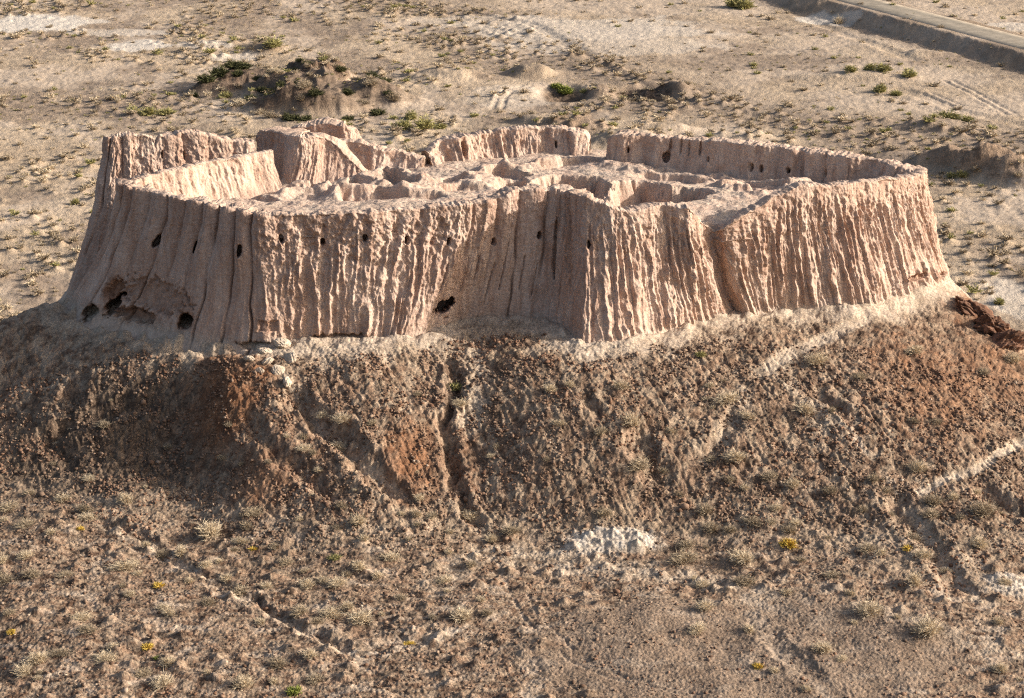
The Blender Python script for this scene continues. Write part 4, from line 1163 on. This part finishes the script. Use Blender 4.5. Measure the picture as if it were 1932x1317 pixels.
# shrubs one can point to: kind, pixel of the foot, radius, label
G_SL = 'shrubs on the hill slope'; G_FG = 'shrubs on the foreground flat'; G_PL = 'large shrubs on the plain'
for kind, px, py, r, lab, grp in [
    ('straw', 1170, 728, .95, 'large straw coloured shrub on the slope just below the fluted right wall', G_SL),
    ('straw', 1725, 668, .95, 'tall straw coloured shrub on the upper right slope below the footpath', G_SL),
    ('straw', 1540, 684, 1.1, 'wide straw shrub beside the pale path on the upper right slope', G_SL),
    ('straw', 1370, 758, 1.0, 'straw shrub at the lower end of the pale path', G_SL),
    ('straw', 1495, 918, .85, 'upright straw shrub alone in the middle of the right slope', G_SL),
    ('straw', 885, 962, .9, 'pale upright shrub at the lower mouth of the central gully', G_SL),
    ('green', 858, 722, .8, 'dusty green shrub at the head of the central gully', G_SL),
    ('straw', 868, 770, .7, 'pale tufted shrub part way down the central gully', G_SL),
    ('straw', 645, 800, .8, 'tufted grey straw shrub beside the left gully', G_SL),
    ('straw', 610, 782, .6, 'smaller tufted shrub above the left gully', G_SL),
    ('grey', 1205, 880, 1.0, 'dark grey shrub filling the short gully right of centre', G_SL),
    ('straw', 1190, 800, 1.0, 'pale wispy shrub above the short gully right of centre', G_SL),
    ('straw', 235, 948, .8, 'rounded pale shrub at the edge of the fort shadow', G_SL),
    ('straw', 118, 942, .75, 'pale shrub leftmost in the pair along the fort shadow edge', G_SL),
    ('straw', 165, 978, .8, 'pale shrub at the upper end of the long left gully', G_SL),
    ('straw', 1910, 680, 1.0, 'straw shrub on the right brow under the red outcrop', G_SL),
    ('green', 1322, 672, .5, 'small green tuft on the pale terrace under the right wall', G_SL),
    ('yellow', 300, 1108, .6, 'bright yellow shrub beside the long left gully', 'yellow shrubs'),
    ('yellow', 278, 1220, .55, 'low yellow shrub on the left foreground', 'yellow shrubs'),
    ('yellow', 1488, 1030, .8, 'widest yellow orange shrub on the right foreground flat', 'yellow shrubs'),
    ('yellow', 1712, 1035, .5, 'orange yellow shrub beside the right gully', 'yellow shrubs'),
    ('yellow', 772, 1213, .5, 'yellow shrub beside the pale hollow at the lower end of the left gully', 'yellow shrubs'),
    ('yellow', 478, 1036, .35, 'tiny yellow tuft on the stony ground left of centre', 'yellow shrubs'),
    ('yellow', 152, 1000, .35, 'small yellow tuft just under the fort shadow edge', 'yellow shrubs'),
    ('yellow', 22, 1196, .4, 'yellow tuft furthest left in the foreground', 'yellow shrubs'),
    ('yellow', 1430, 1260, .5, 'pale yellow tuft on the bottom right flat', 'yellow shrubs'),
    ('bright', 556, 1308, .6, 'bright fresh green shrub at the bottom of the view', 'green shrubs'),
    ('bright', 295, 1240, .3, 'tiny fresh green tuft below the low yellow shrub', 'green shrubs'),
    ('green', 632, 1055, .5, 'single green tuft in the centre left stony ground', 'green shrubs'),
    ('straw', 870, 1168, 1.1, 'tall pale shrub beside the pale hollow in the foreground', G_FG),
    ('straw', 1638, 1158, 1.1, 'wispy tan shrub with a long shadow on the right flat', G_FG),
    ('straw', 1400, 1060, 1.3, 'broad wispy shrub right of the white gypsum patch', G_FG),
    ('straw', 1315, 1190, .8, 'thin straw shrub with a shadow streak on the trodden flat', G_FG),
    ('straw', 1330, 1150, .8, 'thin straw shrub further back on the trodden flat', G_FG),
    ('straw', 1750, 1195, 1.2, 'broad straw shrub on the far right flat', G_FG),
    ('straw', 45, 1270, 1.0, 'large straw shrub in the bottom left foreground', G_FG),
    ('straw', 1740, 1050, .9, 'straw shrub leaning over the right gully', G_FG),
    ('straw', 305, 1290, .9, 'straw shrub on the bottom edge left of the fresh green shrub', G_FG),
    ('grey', 1330, 965, .8, 'dark rounded shrub behind the gypsum patch', G_FG),
    ('grey', 1140, 975, .7, 'dark low shrub just behind the gypsum patch', G_FG),
    ('grey', 965, 1010, .7, 'dark shrub below the mouth of the central gully', G_FG),
]:
    x, y, _ = raycast(px, py)
    shrub(kind, x, y, r, lab, grp)


def far_enough(x, y, r):
    return all((x - a) ** 2 + (y - b) ** 2 > (0.8 * (r + c)) ** 2 for a, b, c in taken)


# the many lookalikes on the hill
ZONES = [  # pixel box, count, kinds, radius, label, group
    ((0, 960, 640, 1310), 62, 'ssgg', (.4, .8), 'dry tufted shrub on the stony left foreground below the fort shadow', 'dry shrubs on the left foreground'),
    ((640, 960, 960, 1180), 24, 'ssg', (.4, .75), 'dry shrub on the stony ground below the central gully', 'dry shrubs below the central gully'),
    ((1260, 900, 1900, 1110), 40, 'sgg', (.4, .85), 'dry shrub on the scrubby foot of the right slope', 'dry shrubs at the foot of the right slope'),
    ((1380, 1110, 1930, 1310), 12, 'ss', (.3, .6), 'small straw shrub on the smooth right flat', 'small straw shrubs on the right flat'),
    ((900, 700, 1900, 900), 24, 'sgs', (.35, .7), 'small dry shrub on the brown right hand slope', 'small dry shrubs on the right slope'),
    ((500, 740, 830, 960), 14, 'sg', (.3, .6), 'small dry shrub on the brown slope left of the central gully', 'small dry shrubs left of the central gully'),
    ((20, 740, 480, 940), 12, 'sg', (.25, .5), 'small dry tuft in the shaded hollow below the left wall', 'tufts in the fort shadow')]
for (x0, y0, x1, y1), n, ks, (r0, r1), lab, grp in ZONES:
    k = 0; tries = 0
    while k < n and tries < n * 12:
        tries += 1
        px, py = random.uniform(x0, x1), random.uniform(y0, y1)
        x, y, _ = raycast(px, py); r = random.uniform(r0, r1) * random.choice((.8, 1.0, 1.2, 1.5))
        if not far_enough(x, y, r): continue
        shrub('straw' if random.choice(ks) == 's' else 'grey', x, y, r, lab, grp); k += 1

k = 0
while k < 40:
    q = P(random.uniform(440, 760), random.uniform(135, 214), z=2.0)
    if far_enough(q[0], q[1], 1.2): shrub(random.choice(['grey', 'dark', 'dark']), q[0], q[1], random.uniform(.9, 1.9), 'small shrub among those covering the dark earth mound behind the fort', 'small shrubs on the dark mound'); k += 1
# large shrubs of the plain
for kind, px, py, r, lab in [
    ('green', 515, 95, 2.2, 'large yellow green shrub on the old bank behind the dark mound'),
    ('green', 495, 82, 1.6, 'green shrub farthest up the old bank behind the dark mound'),
    ('green', 760, 240, 2.0, 'left one of the big green shrubs behind the low rear wall'), ('green', 800, 246, 2.2, 'largest green shrub behind the low rear wall'),
    ('green', 830, 240, 1.5, 'right one of the big green shrubs behind the low rear wall'), ('green', 775, 222, 1.6, 'green shrub further off behind the low rear wall'),
    ('green', 250, 214, 1.6, 'green shrub at the left end of the row behind the tall left wall'), ('green', 280, 216, 1.8, 'second green shrub in the row behind the tall left wall'),
    ('green', 312, 214, 1.5, 'green shrub at the right end of the row behind the tall left wall'),
    ('bright', 1066, 176, 2.0, 'vivid green shrub growing in the shaded pit on the plain'), ('bright', 1050, 174, 1.6, 'smaller vivid green shrub at the left side of the pit'),
    ('green', 1102, 186, 1.0, 'green tuft between the pit and the dark bank'), ('green', 1200, 176, 1.2, 'green tuft under the right dark bank'),
    ('green', 425, 182, 1.8, 'green shrub at the lit foot of the dark mound'), ('dark', 390, 172, 2.0, 'dark green shrub at the left tip of the dark mound'),
    ('dark', 415, 165, 2.2, 'dark green shrub second from the left tip of the dark mound'), ('dark', 440, 158, 2.2, 'dark green shrub third from the left tip of the dark mound'),
    ('dark', 365, 180, 1.5, 'lowest dark green shrub running off the left tip of the mound'),
    ('grey', 490, 140, 2.8, 'tall grey brown shrub standing on the dark mound'), ('grey', 465, 146, 2.2, 'grey brown shrub on the left crest of the dark mound'),
    ('green', 1640, 136, 1.9, 'olive shrub in the middle of the clump out on the bare flat'), ('green', 1665, 140, 2.0, 'olive shrub right of centre in the clump on the bare flat'),
    ('green', 1605, 142, 1.8, 'olive shrub at the left end of the clump on the bare flat'), ('green', 1715, 146, 1.8, 'olive shrub at the right end of the clump on the bare flat'),
    ('green', 1660, 172, 1.9, 'olive shrub in the nearer clump on the bare flat'), ('green', 1690, 178, 1.5, 'olive shrub at the right of the nearer clump on the bare flat'),
    ('green', 1790, 222, 2.2, 'wide olive shrub on the low rise right of the fort'), ('green', 1825, 226, 1.6, 'olive shrub beside the wide one on the low rise'),
    ('straw', 1582, 40, 1.8, 'pale round shrub beside the white crust near the road'),
    ('green', 1885, 570, 1.0, 'green shrub on the plain just past the red outcrop'), ('green', 1795, 332, 1.2, 'pale green shrub left in the shade of the right mound'),
    ('green', 1815, 334, 1.1, 'pale green shrub right in the shade of the right mound'), ('green', 142, 385, 1.0, 'lone green shrub left of the tall left wall'),
    ('green', 1385, 14, 2.4, 'olive shrub left in the farthest clump on the bare flat'), ('green', 1405, 16, 2.6, 'olive shrub right in the farthest clump on the bare flat'),
    ('dark', 455, 150, 2.0, 'dark green shrub fourth from the left tip of the dark mound'), ('grey', 540, 138, 2.2, 'grey shrub on the saddle of the dark mound'),
    ('grey', 575, 205, 1.8, 'grey shrub at the near foot of the dark mound'), ('grey', 615, 196, 1.6, 'grey shrub on the near right flank of the dark mound'),
    ('dark', 505, 188, 1.8, 'dark shrub in the shaded hollow of the mound'), ('grey', 700, 192, 2.0, 'grey shrub on the right shoulder of the dark mound'), ('grey', 740, 196, 2.0, 'grey shrub running off the right shoulder of the mound'),
    ('straw', 455, 196, 2.0, 'straw shrub in front of the shaded hollow of the mound'), ('straw', 520, 176, 2.0, 'straw shrub on the lit middle of the dark mound'),
]:
    q = P(px, py, z=-1.6 if ' pit' in lab else 0.3)
    shrub(kind, q[0], q[1], r, lab, G_PL)


# the rest of the plain's scrub: beyond counting
def build_scrub():
    protos = [shrub_arrays(300 + i, 30, height=.62, leafy=.9, w=.05) for i in range(5)]
    gx, gy = np.meshgrid(np.arange(-78, 79), np.arange(88, 228))
    x, y, hr = cell_point(gx.ravel().astype(np.int64), gy.ravel().astype(np.int64), 3.0, 225)
    h, A = full_height(x, y)
    keep = (RNG.random(len(x)) < hummock_cover(x, y) * (1 - np.clip(A[3] * 1.6, 0, 1)) + .05) & (h < 9) & (np.abs(x) < 0.34 * y) & (hr > 0.12)
    x, y, h, hr = x[keep], y[keep], h[keep], hr[keep]; n = len(x)
    r = 0.32 + 0.65 * hr + 0.7 * RNG.random(n) ** 4
    gx, gy = np.meshgrid(np.arange(-112, 113), np.arange(126, 326))
    x2, y2, h2r = cell_point(gx.ravel().astype(np.int64), gy.ravel().astype(np.int64), 2.1, 227)
    h2, A2 = full_height(x2, y2)
    kp = (RNG.random(len(x2)) < 0.7 * np.clip(hummock_cover(x2, y2) * 0.6 + 0.6 * A2[4], 0, 1) * (1 - np.clip(A2[3] * 1.6, 0, 1))) & (h2 < 9) & (np.abs(x2) < 0.34 * y2)
    x, y, h = np.r_[x, x2[kp]], np.r_[y, y2[kp]], np.r_[h, h2[kp]]; r = np.r_[r, 0.2 + 0.3 * h2r[kp]]; n = len(x)
    kind = RNG.random(n) + 0.35 * fbm(x * 0.02, y * 0.02, 2, 1003)
    mats = [('scrub', M_GREY, kind < .55, 'grey brown'), ('scrub', M_STRAW, (kind >= .55) & (kind < .85), 'straw'), ('scrub', M_GREEN, kind >= .85, 'olive green')]
    for nm, mat, m, word in mats:
        Vs, Fs = [], []; off = 0
        xi, yi, hi, ri = x[m], y[m], h[m], r[m]
        g = RNG.integers(0, 5, m.sum())
        for k in range(5):
            v0, f0 = protos[k]; q = g == k; c = q.sum()
            if not c: continue
            a = RNG.uniform(0, 2 * PI, c); ca, sa = np.cos(a)[:, None], np.sin(a)[:, None]
            R_ = ri[q][:, None]
            vx = (v0[:, 0] * ca - v0[:, 1] * sa) * R_ + xi[q][:, None]; vy = (v0[:, 0] * sa + v0[:, 1] * ca) * R_ + yi[q][:, None]
            vz = v0[:, 2] * R_ + hi[q][:, None] - .05
            Vs.append(np.stack([vx, vy, vz], -1).reshape(-1, 3)); Fs.append((f0[None] + (np.arange(c) * len(v0))[:, None, None]).reshape(-1, 3) + off)
            off += c * len(v0)
        o = mesh_obj(nm, np.concatenate(Vs), np.concatenate(Fs), mat, smooth=False)
        tag(o, f'{word} low scrub dotted over the desert plain', 'scrub', kind='stuff')
    print('scrub', n)


build_scrub()
print('shrubs', n_shrub)

# ------------------------------------------------------------------ light and camera
SUN_EL, SUN_AZ = math.radians(22.0), math.radians(91)      # azimuth clockwise from +Y
sd = bpy.data.lights.new('sun', 'SUN'); sd.energy = 5.0; sd.angle = math.radians(0.5); sd.color = (1.0, 0.915, 0.81)
so = bpy.data.objects.new('sun', sd); COL.objects.link(so)
from mathutils import Vector
dv = Vector((math.sin(SUN_AZ) * math.cos(SUN_EL), math.cos(SUN_AZ) * math.cos(SUN_EL), math.sin(SUN_EL)))
so.rotation_euler = dv.to_track_quat('Z', 'Y').to_euler()
w = bpy.data.worlds.new('World'); SC.world = w; w.use_nodes = True
nt = w.node_tree; bg = nt.nodes['Background']; sky = nt.nodes.new('ShaderNodeTexSky')
sky.sky_type = 'NISHITA'; sky.sun_disc = False; sky.sun_elevation = SUN_EL; sky.sun_rotation = SUN_AZ
sky.dust_density = 6.0; sky.air_density = 1.0
nt.links.new(sky.outputs[0], bg.inputs['Color']); bg.inputs['Strength'].default_value = 0.13

cd = bpy.data.cameras.new('camera'); cd.sensor_width = 36; cd.sensor_fit = 'HORIZONTAL'; cd.lens = 36 * F / W
cd.clip_start = 1; cd.clip_end = 20000
co = bpy.data.objects.new('camera', cd); COL.objects.link(co)
co.location = (0, 0, CAM_H); co.rotation_euler = (PI / 2 - PITCH, 0, 0)
SC.camera = co
SC.view_settings.view_transform = 'Standard'; SC.view_settings.look = 'None'; SC.view_settings.exposure = 0.52; SC.view_settings.gamma = 1.0
SC.render.engine = 'CYCLES'
SC.cycles.use_denoising = False
SC.cycles.filter_width = 1.2
